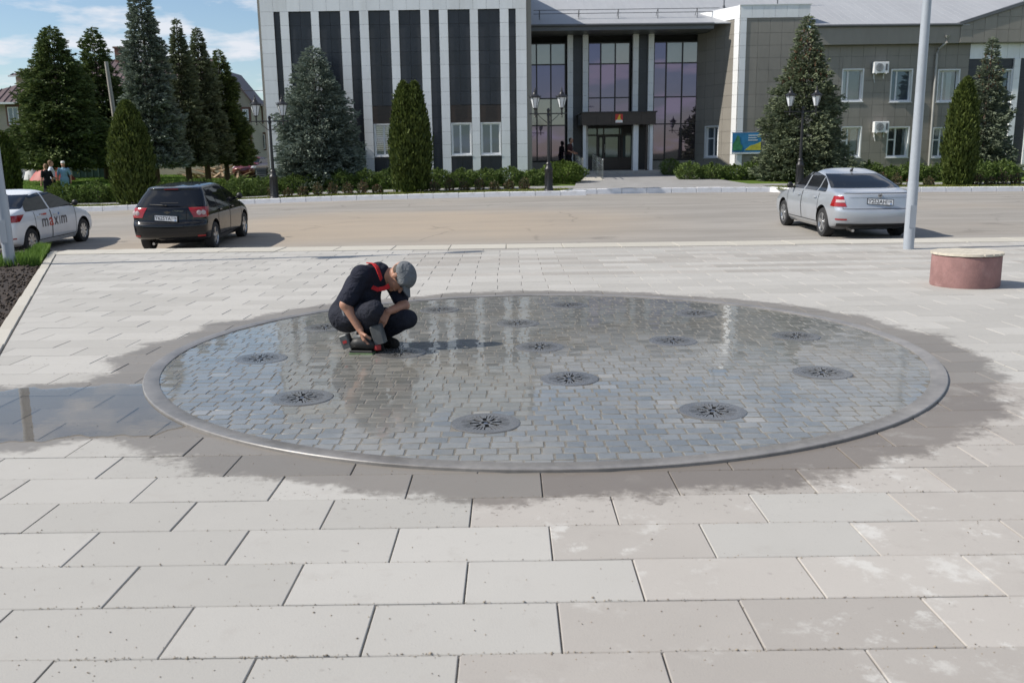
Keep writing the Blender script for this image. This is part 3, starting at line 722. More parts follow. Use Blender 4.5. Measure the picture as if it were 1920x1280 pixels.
class Wall:
    """an upright wall face: origin (ox, oy), direction angle a along the wall; u along the wall, z up; panels hang 4 cm in front of the backing"""
    def __init__(s, root, ox, oy, a=0.): s.root = root; s.o = Vector((ox, oy)); s.a = a; s.d = Vector((math.cos(a), math.sin(a))); s.n = Vector((math.sin(a), -math.cos(a))); s.cuts = []
    def pos(s, u, out, z): p = s.o + s.d * u + s.n * out; return Vector((p.x, p.y, z)) - Vector(s.root.location)
    def slab(s, name, mat, u0, u1, z0, z1, out0, out1, parent=None):
        o = bpy.data.objects.new(name, unit_box(mat)); COL.objects.link(o); o.parent = parent or s.root
        o.location = s.pos((u0 + u1) / 2, (out0 + out1) / 2, (z0 + z1) / 2); o.rotation_euler = (0, 0, s.a); o.scale = (u1 - u0, out1 - out0, z1 - z0)
        return o
    def rects(s, u0, u1, z0, z1):
        todo = [(u0, u1, z0, z1)]
        for (a, b, c, d) in s.cuts:
            nxt = []
            for (p, q, r_, t) in todo:
                if b <= p or a >= q or d <= r_ or c >= t: nxt.append((p, q, r_, t)); continue
                if p < a: nxt.append((p, a, r_, t))
                if q > b: nxt.append((b, q, r_, t))
                p2, q2 = max(p, a), min(q, b)
                if r_ < c: nxt.append((p2, q2, r_, c))
                if t > d: nxt.append((p2, q2, d, t))
            todo = nxt
        return [r for r in todo if r[1] - r[0] > .03 and r[3] - r[2] > .03]
    def panels(s, name, mat, u0, u1, z0, z1, nu, zs, out=0., g=.005, th=.025):
        for j in range(len(zs) - 1):
            a, b = max(zs[j], z0), min(zs[j + 1], z1)
            if b - a < .03: continue
            for i in range(nu):
                for r_ in s.rects(u0 + (u1 - u0) * i / nu, u0 + (u1 - u0) * (i + 1) / nu, a, b):
                    s.slab(name, mat, r_[0] + g, r_[1] - g, r_[2] + g, r_[3] - g, out - th + rnd.uniform(-.002, .002), out)
def window(w, u0, u1, z0, z1, out=0., depth=.22, split=.5, transom=None, glass='win_glass', trim=.06, sill=True, curtains=()):
    """white plastic window set into a wall with a deep white reveal"""
    w.cuts.append((u0, u1, z0, z1))
    fr = MB()
    def fb(a, b, c, d, o0, o1):
        P = [w.pos(u, o, z) for z in (c, d) for (u, o) in ((a, o1), (b, o1), (b, o0), (a, o0))]
        fr.add(P, [(0, 1, 2, 3), (7, 6, 5, 4), (0, 4, 5, 1), (1, 5, 6, 2), (2, 6, 7, 3), (3, 7, 4, 0)])
    fb(u0, u0 + trim, z0, z1, -depth, .025); fb(u1 - trim, u1, z0, z1, -depth, .025); fb(u0 + trim, u1 - trim, z1 - trim, z1, -depth, .025); fb(u0 + trim, u1 - trim, z0, z0 + trim, -depth, .025)
    a, b, c, d = u0 + trim, u1 - trim, z0 + trim, z1 - trim; f = .05
    fb(a, a + f, c, d, -depth + .01, -depth + .06); fb(b - f, b, c, d, -depth + .01, -depth + .06); fb(a + f, b - f, d - f, d, -depth + .01, -depth + .06); fb(a + f, b - f, c, c + f, -depth + .01, -depth + .06)
    m_ = a + (b - a) * split; fb(m_ - .04, m_ + .04, c + f, d - f, -depth + .012, -depth + .062)
    win = obj('window', fr, M['plastic_white'], w.root)
    if sill:
        o = w.slab('sill', 'plastic_white', u0 - .03, u1 + .03, z0 - .035, z0 - .005, 0, .07, win)
    for (p, q) in ((a + f, m_ - .04), (m_ + .04, b - f)):
        zs = [(c + f, d - f)]
        if transom and p == a + f: zs = [(c + f, c + transom - .03), (c + transom + .03, d - f)]; w.slab('transom', 'plastic_white', p, q, c + transom - .03, c + transom + .03, -depth + .012, -depth + .06, win)
        for (r_, t_) in zs: w.slab('pane', glass, p, q, r_, t_, -depth + .02, -depth + .032, win)
    for (ca, cb) in curtains: w.slab('curtain', 'curtain', a + (b - a) * ca, a + (b - a) * cb, c, d, -depth - .05, -depth - .03, win)
    return win

ZB = .42
main = thing('office_building', 'two storey office building clad in white, charcoal and grey panels behind the square', 'building', (6, 43, ZB))
YW, YG, YR = 43.0, 47.4, 50.0
# ---------------- white striped block
XL = AX(497, 165, YW); XR = AX(988, 165, YW); ZT = 10.6
ww = Wall(main, XL, YW); WW = XR - XL
mb = MB(); mb.box(XL + .05, XR - .05, YW + .30, 62, ZB - .6, ZT - .05); obj('wall', mb, M['backing_dark'], main, world=True)
mb = MB(); mb.box(XL + .004, XR - .004, YW + .26, YW + .295, ZB - .4, ZT - .06); obj('wall', mb, M['backing'], main, world=True)
for (a_, b_) in ((XL - .12, XL - .005), (XR + .005, XR + .22)): obj('corner_trim', MB().box(a_, b_, YW + .02, 62, ZB - .4, ZT), M['grey_panel'], main, world=True)
mb = MB(); mb.box(XL - .15, XR + .25, YW - .06, 62, ZT + .005, ZT + .09); obj('coping', mb, M['fascia'], main, world=True)
ztop = AZ(740, 20, YW)                     # top of the dark strips
pitch = .6; zs_w = [ztop - pitch * k for k in range(15, -1, -1)]; zb_w = ZB - .15
dark_px = [(512.8, 524.5), (540.7, 582.7), (597.5, 637.7), (654.9, 673.4), (690.4, 730.8), (747, 788), (804.3, 822.6), (839.3, 880.5), (896, 936.8), (953.5, 966.6)]
darks = [(AX(a, 22, YW) - XL, AX(b, 22, YW) - XL) for a, b in dark_px]
zw0, zw1 = AZ(860, 291.5, YW), AZ(860, 230.5, YW); zbr = AZ(860, 197.5, YW)
for i in (1, 2, 4, 5, 7, 8):
    a, b = darks[i]
    if i in (4, 5):
        window(ww, a + .02, b - .02, zw0, zw1, depth=.10, trim=.05, glass='clear_glass')
        for k in range(13):
            z = zw0 + .12 + (zw1 - zw0 - .2) * k / 13
            ww.slab('blind_slat', 'plastic_white', a + .1, b - .1, z, z + .066, -.16, -.15)
        ww.slab('blind_backing', 'dark_panel', a + .06, b - .06, zw0 + .04, zw1 - .04, -.23, -.21)
    else: window(ww, a + .02, b - .02, zw0, zw1, depth=.10, trim=.05, split=(.44 if i == 7 else .5))
# white pilasters and the band above
us = [0.] + [v for d in darks for v in d] + [WW]
for k in range(0, len(us), 2): ww.panels('white_panel', 'white_panel', us[k], us[k + 1], zb_w, ztop, 1, zs_w, out=.05, g=.004)
nb_ = int(WW / .6)
ww.panels('white_panel', 'white_panel', 0, WW, ztop, ZT - .02, nb_, [ztop, ztop + .6, ztop + 1.2, ztop + 1.8, ZT], out=.05, g=.004)
for a, b in darks:
    wide = b - a > .8
    if wide:
        ww.panels('dark_panel', 'dark_panel', a, b, zbr, ztop, 2, zs_w, out=-.06)
        for r_ in ww.rects(a, b, zw1, zbr): ww.slab('brown_panel_and_reflection', 'brown_panel_and_reflection', r_[0] + .004, r_[1] - .004, r_[2] + .006, r_[3] - .006, -.085, -.058)  # reflected band on the facade, put into colour as brown strips above windows
        ww.panels('dark_panel', 'dark_panel', a, b, zb_w, zw0 - .04, 2, [zb_w, zw0 - .04], out=-.06)
    else: ww.panels('dark_panel', 'dark_panel', a, b, zb_w, ztop, 1, zs_w, out=-.06)
mb = MB(); mb.box(XL, XR, YW - .10, YW + .25, ZB - .5, zb_w - .01); obj('plinth', mb, M['concrete'], main, world=True)

# ---------------- roof of the middle and right part (one slope), ribs
def roofz(y): return 7.67 + .38 * (y - 47.0)
RX0, RX1, RY1 = XR + .25, 44.0, 62.0; X2R = AX(1517, 60, YG) + .02
def eave_y(x): return 47.9 if x < 12 else 50.6 if x < X2R else 46.95
mb = MB()
for (a, b, ye) in ((RX0, 12.0, 47.9), (12.0, X2R, 50.6), (X2R, 23.1, 46.95), (23.1, RX1, 47.3)):
    mb.add([(a, ye, roofz(ye)), (b, ye, roofz(ye)), (b, RY1, roofz(RY1)), (a, RY1, roofz(RY1)), (a, ye, roofz(ye) - .05), (b, ye, roofz(ye) - .05), (b, RY1, roofz(RY1) - .05), (a, RY1, roofz(RY1) - .05)],
           [(0, 1, 2, 3), (7, 6, 5, 4), (0, 4, 5, 1), (1, 5, 6, 2), (2, 6, 7, 3), (3, 7, 4, 0)])
roof = obj('roof', mb, M['roof_sheet'], main, world=True)
rb = MB(); x = RX0 + .2
while x < 34:
    ye = eave_y(x) if x < 23.1 else 47.3
    rb.add([(x - .02, ye + .01, roofz(ye) + .004), (x + .02, ye + .01, roofz(ye) + .004), (x + .02, RY1, roofz(RY1) + .004), (x - .02, RY1, roofz(RY1) + .004), (x, ye + .01, roofz(ye) + .010), (x, RY1, roofz(RY1) + .010)], [(0, 4, 5, 3), (4, 1, 2, 5), (0, 1, 4), (3, 5, 2)]); x += .42
tag(obj('roof_ribs', rb, M['roof_sheet'], roof), kind='stuff')
bpy.data.objects['roof_ribs'].location = -Vector(main.location)
sg = MB()
for dz in (.28, .46): sg.tube([(XR + .5, 49.0, roofz(49) + dz), (11.0, 49.0, roofz(49) + dz)], .018, 6)
for k in range(6):
    x = XR + .8 + k * 2.05; sg.tube([(x, 48.95, roofz(48.95)), (x + .02, 49.0, roofz(49) + .48)], .022, 6); sg.tube([(x, 49.0, roofz(49) + .46), (x, 49.5, roofz(49.5))], .016, 6)
obj('snow_guard', sg, M['fascia'], main, world=True)
for px in (1357, 1457):   # roof rods
    mb = MB(); X = AX(px, 25, 51); mb.tube([(X, 51, roofz(51) - .05), (X, 51, roofz(51) + 2.6)], .035, 8); mb.tube([(X, 51, roofz(51)), (X, 51, roofz(51) + .12)], .07, 8); obj('roof_rod', mb, M['fascia'], main, world=True)
vt = MB(); X0, X1 = AX(1383, 22, 50.2), AX(1427, 22, 50.2); zc = AZ(1400, 19, 50.2)
vt.box(X0 + .1, X1 - .1, 50.2, 51.2, roofz(50.2) - .1, zc); obj('roof_vent', vt, M['fascia'], main, world=True)
vt = MB(); vt.prism([(X0 - .35, zc + .004 - .25), (X0 + .2, zc + .12), (X1 + .12, zc + .20), (X1 + .12, zc + .14), (X0 + .25, zc + .05), (X0 - .30, zc - .30)], 50.0, 51.4); obj('vent_hood', vt, M['fascia'], main, world=True)

# ---------------- recessed entrance part
XS0 = AX(1306, 180, YR); XS1 = AX(1383, 180, YG)       # back and front ends of the splayed side wall
mb = MB(); mb.box(XR + .23, XS0, YR + .35, 61, ZB - .5, 8.3); obj('wall', mb, M['backing_dark'], main, world=True)
er = Wall(main, 0, YR)
zg0, zg1 = AZ(1150, 300.5, YR), AZ(1150, 80.6, YR); rows = [zg0, AZ(1150, 234, YR), AZ(1150, 183.5, YR), AZ(1150, 120, YR), zg1]
bays = [([993, 1006.4, 1033, 1060], 1), ([1103, 1126, 1153, 1180], 2), ([1225, 1248, 1278, 1306.5], 3)]
for xs, bi in bays:
    X = [AX(p, 180, YR) for p in xs]
    if bi == 1: X[0] = XR + .24
    r_ = rows
    mb = MB()
    cur = obj('curtain_wall', MB().box(X[0], X[-1], YR + .12, YR + .3, ZB, zg1 + .05), M['backing_dark'], main, world=True)
    for i in range(3):
        for j in range(4):
            if bi == 2 and j == 0: continue
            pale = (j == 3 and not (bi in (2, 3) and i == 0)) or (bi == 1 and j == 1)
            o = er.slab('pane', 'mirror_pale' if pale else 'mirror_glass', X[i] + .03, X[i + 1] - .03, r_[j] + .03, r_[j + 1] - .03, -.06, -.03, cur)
            o.rotation_euler = (rnd.gauss(0, .003), 0, rnd.gauss(0, .004))
    for i in range(4): er.slab('mullion', 'mullion', X[i] - .035, X[i] + .035, zg0 - .05, zg1 + .04, -.1, .03, cur)
    for j in range(5): er.slab('mullion', 'mullion', X[0], X[-1], r_[j] - .03, r_[j] + .03, -.1, .025, cur)
    er.slab('parapet_panel', 'grey_panel', X[0], X[-1], ZB, zg0 - .06, -.06, .02)
# pilasters
for (a, b, m_, o_) in ((1064, 1074.5, 'white_panel', .45), (1074.5, 1092.5, 'dark_panel', .2), (1092.5, 1103, 'white_panel', .45), (1186, 1196.6, 'white_panel', .45), (1196.6, 1214.6, 'dark_panel', .2), (1214.6, 1225, 'white_panel', .45)):
    Xa, Xb = AX(a, 180, YR - .45), AX(b, 180, YR - .45)
    er.slab('pilaster_core', 'backing_dark', Xa + .02, Xb - .02, ZB, 7.98, -.2, o_ - .03)
    z = ZB
    while z < 7.9:
        er.slab(m_, m_, Xa + .004, Xb - .004, z + .004, min(z + .6, 7.98) - .004, o_ - .028, o_)
        if m_ == 'white_panel': er.slab('white_panel', m_, Xa + .004, Xa + .03, z + .004, min(z + .6, 7.98) - .004, -.05, o_ - .03); er.slab('white_panel', m_, Xb - .03, Xb - .004, z + .004, min(z + .6, 7.98) - .004, -.05, o_ - .03)
        z += .6
mb = MB(); mb.box(XR + .24, AX(1338, 66, 47.9), 47.85, 50.2, 7.72, 7.98); obj('eave', mb, M['fascia'], main, world=True)
mb = MB(); mb.tube([(XR + .3, 47.80, 7.98), (AX(1338, 66, 47.85), 47.80, 7.96)], .065, 8); obj('gutter', mb, M['fascia'], main, world=True)
# canopy with crest
YC = 46.6; Xc0, Xc1 = AX(1091, 222, YC), AX(1230, 222, YC); zc0, zc1 = AZ(1160, 234, YC), AZ(1160, 211.5, YC)
cn_ = obj('canopy', MB().box(Xc0 - .0, Xc1, YC + .03, YR - .2, zc0 + .03, zc1 - .02), M['brown_panel_and_reflection'], main, world=True)
wc = Wall(main, Xc0, YC)
for i in range(5): wc.slab('brown_panel_and_reflection', 'brown_panel_and_reflection', (Xc1 - Xc0) * i / 5 + .004, (Xc1 - Xc0) * (i + 1) / 5 - .004, zc0, zc1, -.028, 0)
mb = MB(); mb.box(Xc0 - .06, Xc1 + .06, YC - .05, YR - .2, zc1, zc1 + .06); obj('canopy_cap', mb, M['mullion'], main, world=True)
xc = AX(1160.5, 222, YC); zc_ = (zc0 + zc1) / 2
crest = thing('coat_of_arms', 'small red shield crest with golden figure on the entrance canopy', 'crest', (xc, YC - .02, zc0 + .08))
def shield(w, h, n=8): return [(-w, h), (w, h), (w, h * .25)] + [(w * math.cos(a), h * .25 - h * .25 * math.sin(a) * 1.0) for a in np.linspace(.2, math.pi - .2, n)] + [(-w, h * .25)]
M['crest_red'] = pm('crest_red', (.50, .03, .02), .4, var=.05); M['crest_gold'] = pm('crest_gold', (.75, .50, .04), .4, var=.1); M['crest_white'] = pm('crest_white', (.8, .8, .78), .5, var=.05)
obj('field', MB().prism(shield(.19, .44), -.02, 0), M['crest_red'], crest)
obj('base_field', MB().prism([(-.185, .02), (.185, .02), (.17, .14), (.06, .17), (-.06, .17), (-.17, .14)], -.028, -.0205), M['crest_white'], crest)
obj('figure', MB().prism([(-.10, .15), (.11, .15), (.07, .24), (.05, .33), (.08, .40), (.0, .42), (-.02, .33), (-.06, .27)], -.034, -.0285), M['crest_gold'], crest)
# entrance front: frame, doors, columns
YE = YR - .35; we = Wall(main, 0, YE)
Xe0, Xe1 = AX(1100, 280, YE), AX(1188, 280, YE); ze0 = ZB + .30; ze1 = AZ(1150, 238, YE)
mb = MB(); mb.box(Xe0, Xe1 + .9, YE + .12, YR + .1, ZB, zc0 + .03); obj('porch_wall', mb, M['mullion'], main, world=True)
def P(px): return AX(px, 280, YE)
ent = obj('entrance_frame', MB().box(Xe0, Xe1, YE, YE + .11, ze1 - .06, zc0), M['mullion'], main, world=True)
for (a, b, y0_, y1_) in ((1101.5, 1118, 240, 252), (1121, 1166, 240, 252), (1101.5, 1118, 255, 293), (1124, 1129, 258, 295), (1135, 1158, 257, 295), (1168, 1184, 252, 295)):
    we.slab('pane', 'door_glass', P(a), P(b), AZ(1150, y1_, YE), AZ(1150, y0_, YE), .0, .02, ent)
for a in (1100, 1119.5, 1131.5, 1161, 1166.5, 1186): we.slab('door_stile', 'brown_panel_and_reflection', P(a) - .035, P(a) + .035, ze0, ze1, .0, .035, ent)
we.slab('door', 'brown_panel_and_reflection', P(1120), P(1132), ze0 + .02, AZ(1150, 296, YE), -.02, .025); we.slab('door', 'brown_panel_and_reflection', P(1132.5), P(1161), ze0 + .02, AZ(1150, 296, YE), -.02, .025)
we.slab('door', 'brown_panel_and_reflection', P(1162), P(1186), ze0 + .02, AZ(1150, 296, YE), -.02, .02)
we.slab('door_rail', 'brown_panel_and_reflection', P(1100), P(1186), AZ(1150, 255, YE), AZ(1150, 252.5, YE), .0, .04, ent)
hd = MB(); hd.tube([(P(1133.5), YE - .08, ze0 + .9), (P(1133.5), YE - .08, ze0 + 1.35)], .018, 8); hd.tube([(P(1133.5), YE, ze0 + .95), (P(1133.5), YE - .08, ze0 + .95)], .012, 6); hd.tube([(P(1133.5), YE, ze0 + 1.3), (P(1133.5), YE - .08, ze0 + 1.3)], .012, 6); obj('door_handle', hd, M['steel'], ent); bpy.data.objects['door_handle'].location = -Vector(main.location)
for (a, b) in ((1093, 1099), (1187, 1197), (1217.5, 1224)):
    Xa, Xb = AX(a, 280, YC + .3), AX(b, 280, YC + .3); z = ZB + .05
    col_ = obj('column', MB().box(Xa + .01, Xb - .01, YC + .32, YC + .60, ZB - .1, zc0 + .03), M['white_panel'], main, world=True)
    wcl = Wall(main, Xa, YC + .3)
    while z < zc0: wcl.slab('white_panel', 'white_panel', .003, Xb - Xa - .003, z + .004, min(z + .6, zc0) - .004, -.02, .005); z += .6
mb = MB(); mb.tube([(AX(1212, 280, YC + .2), YC + .2, ZB), (AX(1212, 280, YC + .2), YC + .2, zc0)], .07, 10); obj('downpipe', mb, M['brown_panel_and_reflection'], main, world=True)
st = MB(); st.box(AX(1098, 300, 45.9), AX(1258, 300, 45.9), 45.9, YR - .2, ZB - .5, ZB + .13); obj('step', st, M['concrete'], main, world=True)
st = MB(); st.box(AX(1100, 300, 46.3), AX(1252, 300, 46.3), 46.3, YR - .21, ZB + .135, ZB + .28); obj('step', st, M['concrete'], main, world=True)
# ramp
rx0, rx1 = AX(1086, 320, 44), AX(1124, 320, 44)
rp = MB(); ya, yb = 41.6, 47.6; za, zb_ = zland(4, ya) + .06, ZB + .27
rp.add([(rx0, ya, za), (rx1, ya, za), (rx1, yb, zb_), (rx0, yb, zb_), (rx0, ya, za - .5), (rx1, ya, za - .5), (rx1, yb, za - .5), (rx0, yb, za - .5)], [(0, 1, 2, 3), (7, 6, 5, 4), (0, 4, 5, 1), (1, 5, 6, 2), (2, 6, 7, 3), (3, 7, 4, 0)])
obj('ramp', rp, M['tile_edge'], main, world=True)
def railing(lab, x, y0, y1):
    z0 = za + (zb_ - za) * (y0 - ya) / (yb - ya); z1 = za + (zb_ - za) * (y1 - ya) / (yb - ya)
    t_ = thing('railing', lab, 'railing', (x, y0, z0)); L = y1 - y0; dz = z1 - z0
    for h in (.62, .90): obj('rail', MB().tube([(0, -.12 if h > .8 else 0, h), (0, L, h + dz)], .022, 8), M['steel'], t_, smooth=40)
    mb = MB(); mb.lathe([(.0, -.03), (.035, -.015), (.035, .015), (.0, .03)], (0, -.13, .90), 10, 'y', False); obj('finial', mb, M['steel'], t_, smooth=True)
    n = 8
    for k in range(n + 1):
        y = L * k / n; obj('baluster', MB().tube([(0, y, dz * y / L), (0, y, dz * y / L + .90)], .013 if k % 4 else .022, 8), M['steel'], t_, smooth=40)
railing('stainless steel handrail on the right side of the entrance ramp', rx1 - .06, 41.9, 47.0)
railing('stainless steel handrail on the left side of the ramp beside the clipped bush', rx0 + .06, 42.6, 47.3)

# ---------------- splayed side wall, sunlit
sa = math.atan2(YG - YR, XS1 - XS0); SLn = math.hypot(XS1 - XS0, YG - YR)
sw = Wall(main, XS0, YR, sa)
TZ0, TZ1 = 8.14, 8.76
mb = MB(); d_ = Vector((math.cos(sa), math.sin(sa))); n_ = Vector((math.sin(sa), -math.cos(sa)))
X2 = AX(1517, 60, YG)
mb.prism([(XS0, YR + .45), (XS0 + .6, YR + .45), (X2, YR + .45), (X2, YG + .35), (XS1 + .16, YG + .35), (XS0 + .2, YR + .3)], ZB - .5, TZ1 - .03, 'z'); obj('wall', mb, M['backing'], main, world=True)
u1 = SLn * .36; zsw0, zsw1 = AZ(1333, 296, 48.9), AZ(1333, 236, 48.9)
ua = SLn * .24; ub = SLn * .24 + 1.05
window(sw, ua, ub, zsw0, zsw1, depth=.20, transom=.95, split=.55)
zs_g = [ZB - .2 + .6 * k for k in range(16)]
sw.panels('grey_panel', 'grey_panel', 0, SLn - .34, ZB - .2, TZ0, 4, zs_g, out=.03)
sw.panels('white_panel', 'white_panel', SLn - .34, SLn + .015, ZB - .2, TZ0, 1, zs_g, out=.06)
sw.panels('white_panel', 'white_panel', 0, SLn + .02, TZ0, TZ1, 5, [TZ0, TZ1], out=.06)
# ---------------- grey front
gw = Wall(main, 0, YG)
X3 = AX(1811, 180, YG); XEND = 40.0
mb = MB(); mb.box(X2 + .01, XEND, YG + .36, 60, ZB - .5, 7.2); obj('wall', mb, M['backing'], main, world=True)
def gwin(pa, pb, ya_, yb_, **k):
    return window(gw, AX(pa, (ya_ + yb_) / 2, YG), AX(pb, (ya_ + yb_) / 2, YG), AZ((pa + pb) / 2, yb_, YG), AZ((pa + pb) / 2, ya_, YG), **k)
gwin(1577.6, 1618.6, 129, 191, split=.30, glass='clear_glass', curtains=((.0, .22),)); gwin(1669, 1710, 129.5, 191.5, split=.30); gwin(1756.6, 1798.4, 130, 191.8, split=.28, glass='clear_glass', curtains=((.5, .75),))
gwin(1575, 1614.5, 237, 295.5, split=.36, transom=.8, glass='clear_glass', curtains=((.55, .9),)); gwin(1662, 1704, 237.2, 295.5, split=.42, transom=.85, glass='clear_glass', curtains=((.0, .14), (.8, 1.))); gwin(1747, 1787, 238.5, 296, split=.4, transom=.85)
gwin(1852, 1896, 130, 192, split=.5, out=0); gwin(1838, 1882.5, 239, 296.5, split=.5)
gw.panels('white_panel', 'white_panel', XS1 - .01, XS1 + .32, ZB - .2, TZ0, 1, zs_g, out=.06)
gw.panels('white_panel', 'white_panel', XS1 - .01, X2, TZ0, TZ1, 6, [TZ0, TZ1], out=.06)
nG = int(round((X3 - XS1 - .32) / .6))
zf0 = AZ(1650, 85, YG)
xa = XS1 + .32
for i in range(nG):
    a = xa + (X3 - xa) * i / nG; b = xa + (X3 - xa) * (i + 1) / nG
    gw.panels('grey_panel', 'grey_panel', a, b, ZB - .2, TZ0 if b < X2 + .1 else zf0, 1, zs_g, out=.03)
mb = MB(); mb.box(X2 + .01, X3 - .7, YG - .40, YG + .3, zf0 + .006, 7.62); obj('eave', mb, M['grey_panel'], main, world=True)
mb = MB(); mb.tube([(X2 + .05, YG - .46, 7.66), (X3 - .7, YG - .46, 7.64)], .07, 8); mb.box(X2 + .02, X3 - .7, YG - .42, YG - .395, 7.6, 7.70); obj('gutter', mb, M['fascia'], main, world=True)
mb = MB(); mb.box(XS1 - .06, X2 + .06, YG - .09, YG + .9, TZ1 - .012, TZ1 + .03); obj('coping', mb, M['plastic_white'], main, world=True)
# gable end
XG0 = X3 - .75; XGA = XG0 + 10.5; zga = 7.62 + .30 * 10.5
mb = MB(); mb.prism([(XG0, zf0 + .006), (XG0, 7.62), (XGA, zga), (XGA + 10.5, 7.62), (XGA + 10.5, zf0 + .006)], YG - .42, YG + 8); obj('gable', mb, M['grey_panel'], main, world=True)
mb = MB()
for (p, q) in (((XG0 - .1, 7.60), (XGA, zga)), ((XGA, zga), (XGA + 10.6, 7.60))):
    dx, dz = q[0] - p[0], q[1] - p[1]; mb.prism([(p[0], p[1]), (q[0], q[1]), (q[0], q[1] + .16), (p[0], p[1] + .16)], YG - .52, YG + 8.2)
obj('gable_verge', mb, M['fascia'], main, world=True)
gs = MB()   # panel joints proud strips on the gable: real panels
for i in range(1, 16):
    x = XG0 + .6 * i; zt = 7.62 + .30 * (x - XG0) - .02
    z = zf0 + .02
    while z < zt - .06: gs.box(x - .6 + .006, x - .006, YG - .445, YG - .423, z + .006, min(z + .6, zt - .18) - .006) if min(z + .6, zt - .18) - z > .05 else None; z += .6
tag(obj('gable_panels', gs, M['grey_panel'], main, world=True), kind='stuff')
# right striped part
zwb = AZ(1830, 111, YG)
gw.panels('white_panel', 'white_panel', X3, XEND - 4, zwb, zf0, 20, [zwb, zf0], out=.06)
Xp = [AX(1900.5, 112, YG), AX(1911, 112, YG)]
gw.panels('dark_panel', 'dark_panel', X3, Xp[0], ZB - .2, zwb, 3, zs_g, out=.0)
k = 0; x = Xp[0]
while x < XEND - 5:
    gw.panels('white_panel', 'white_panel', x, x + .32, ZB - .2, zwb, 1, zs_g, out=.12); mb = MB(); mb.box(x + .01, x + .31, YG - .09, YG + .3, ZB - .3, zwb); obj('pilaster_core', mb, M['white_panel'], main, world=True)
    gw.panels('dark_panel', 'dark_panel', x + .32, x + .86, ZB - .2, zwb, 1, zs_g, out=.0); x += .86
# downpipe
P_ = lambda px, py, o=.12: tuple(at(px, py, YG - o))
dp = MB(); dp.tube([P_(1776, 70, .42), P_(1775, 80, .40), P_(1760, 92, .14), P_(1757, 102, .13), P_(1741.5, 312, .13), P_(1744, 320, .3)], .06, 10); obj('downpipe', dp, M['pipe'], main, world=True, smooth=40)
dp = MB(); dp.tube([P_(1776.8, 66, .44), P_(1776, 71, .42)], [.13, .07], 10); obj('rain_hopper', dp, M['pipe'], main, world=True)
# air conditioners
def aircon(lab, px, py):
    p = at(px, py, YG); t_ = thing('air_conditioner', lab, 'air conditioner', (p[0], YG - .04, p[2] - .27), group='air conditioners on the grey wall')
    obj('casing', MB().bbox(-.38, .38, -.34, -.06, 0, .54, .02), M['plastic_white'], t_)
    mb = MB(); mb.lathe([(.20, -.352), (.20, -.342)], (-.10, 0, .27), 20, 'y'); obj('fan_grille', mb, M['fascia'], t_)
    for k in range(5): obj('grille_ring', MB().lathe([(.04 + .035 * k, -.358), (.048 + .035 * k, -.358), (.048 + .035 * k, -.3525), (.04 + .035 * k, -.3525)], (-.10, 0, .27), 20, 'y', False), M['plastic_white'], t_)
    obj('side_grille', MB().box(.20, .30, -.348, -.341, .12, .44), M['fascia'], t_)
    for s in (-.25, .25): obj('bracket', MB().box(s - .02, s + .02, -.36, .02, -.05, -.004).box(s - .02, s + .02, -.02, .02, -.25, -.05), M['plastic_white'], t_)
    obj('hose', MB().tube([(-.2, -.1, -.01), (-.26, -.08, -.2), (-.2, -.06, -.45)], .015, 6), M['plastic_white'], t_)
aircon('white air conditioner high on the grey wall between the upper windows', 1647.5, 128)
aircon('white air conditioner low on the grey wall between the ground floor windows', 1648, 238.5)
# banner
bp_ = at(1400, 267, YG - .12); bn = thing('banner', 'blue and yellow banner with a green figure on the grey wall behind the spruce', 'banner', (bp_[0], YG - .10, bp_[2] - .5))
M['b_blue'] = pm('b_blue', (.035, .20, .40), .5, var=.2, sc=3); M['b_yel'] = pm('b_yel', (.50, .47, .06), .5, var=.25, sc=5); M['b_green'] = pm('b_green', (.05, .22, .10), .5, var=.4, sc=9); M['b_white'] = pm('b_white', (.6, .65, .68), .5, var=.1)
bw = .74 * 1.5
obj('sheet', MB().box(-bw * .67, bw * .67, -.02, 0, 0, .98), M['b_blue'], bn); obj('stripe', MB().prism([(-.10, .10), (.74, .10), (.74, .52), (.45, .40), (.2, .34)], -.028, -.0205), M['b_yel'], bn)
obj('figure', MB().prism([(-.72, .1), (-.25, .1), (-.2, .3), (-.32, .45), (-.38, .8), (-.5, .86), (-.6, .6), (-.72, .42)], -.034, -.0285), M['b_green'], bn)
for k in range(3): obj('text_line', MB().box(.08, .08 + (.5, .42, .48)[k], -.027, -.0205, .82 - .12 * k, .87 - .12 * k), M['b_white'], bn)
obj('hem', MB().box(-bw * .68, bw * .68, -.03, .0, -.09, -.005), M['b_white'], bn)
obj('rod', MB().tube([(-bw * .69, .03, .99), (bw * .69, .03, .99)], .02, 6), M['steel'], bn)

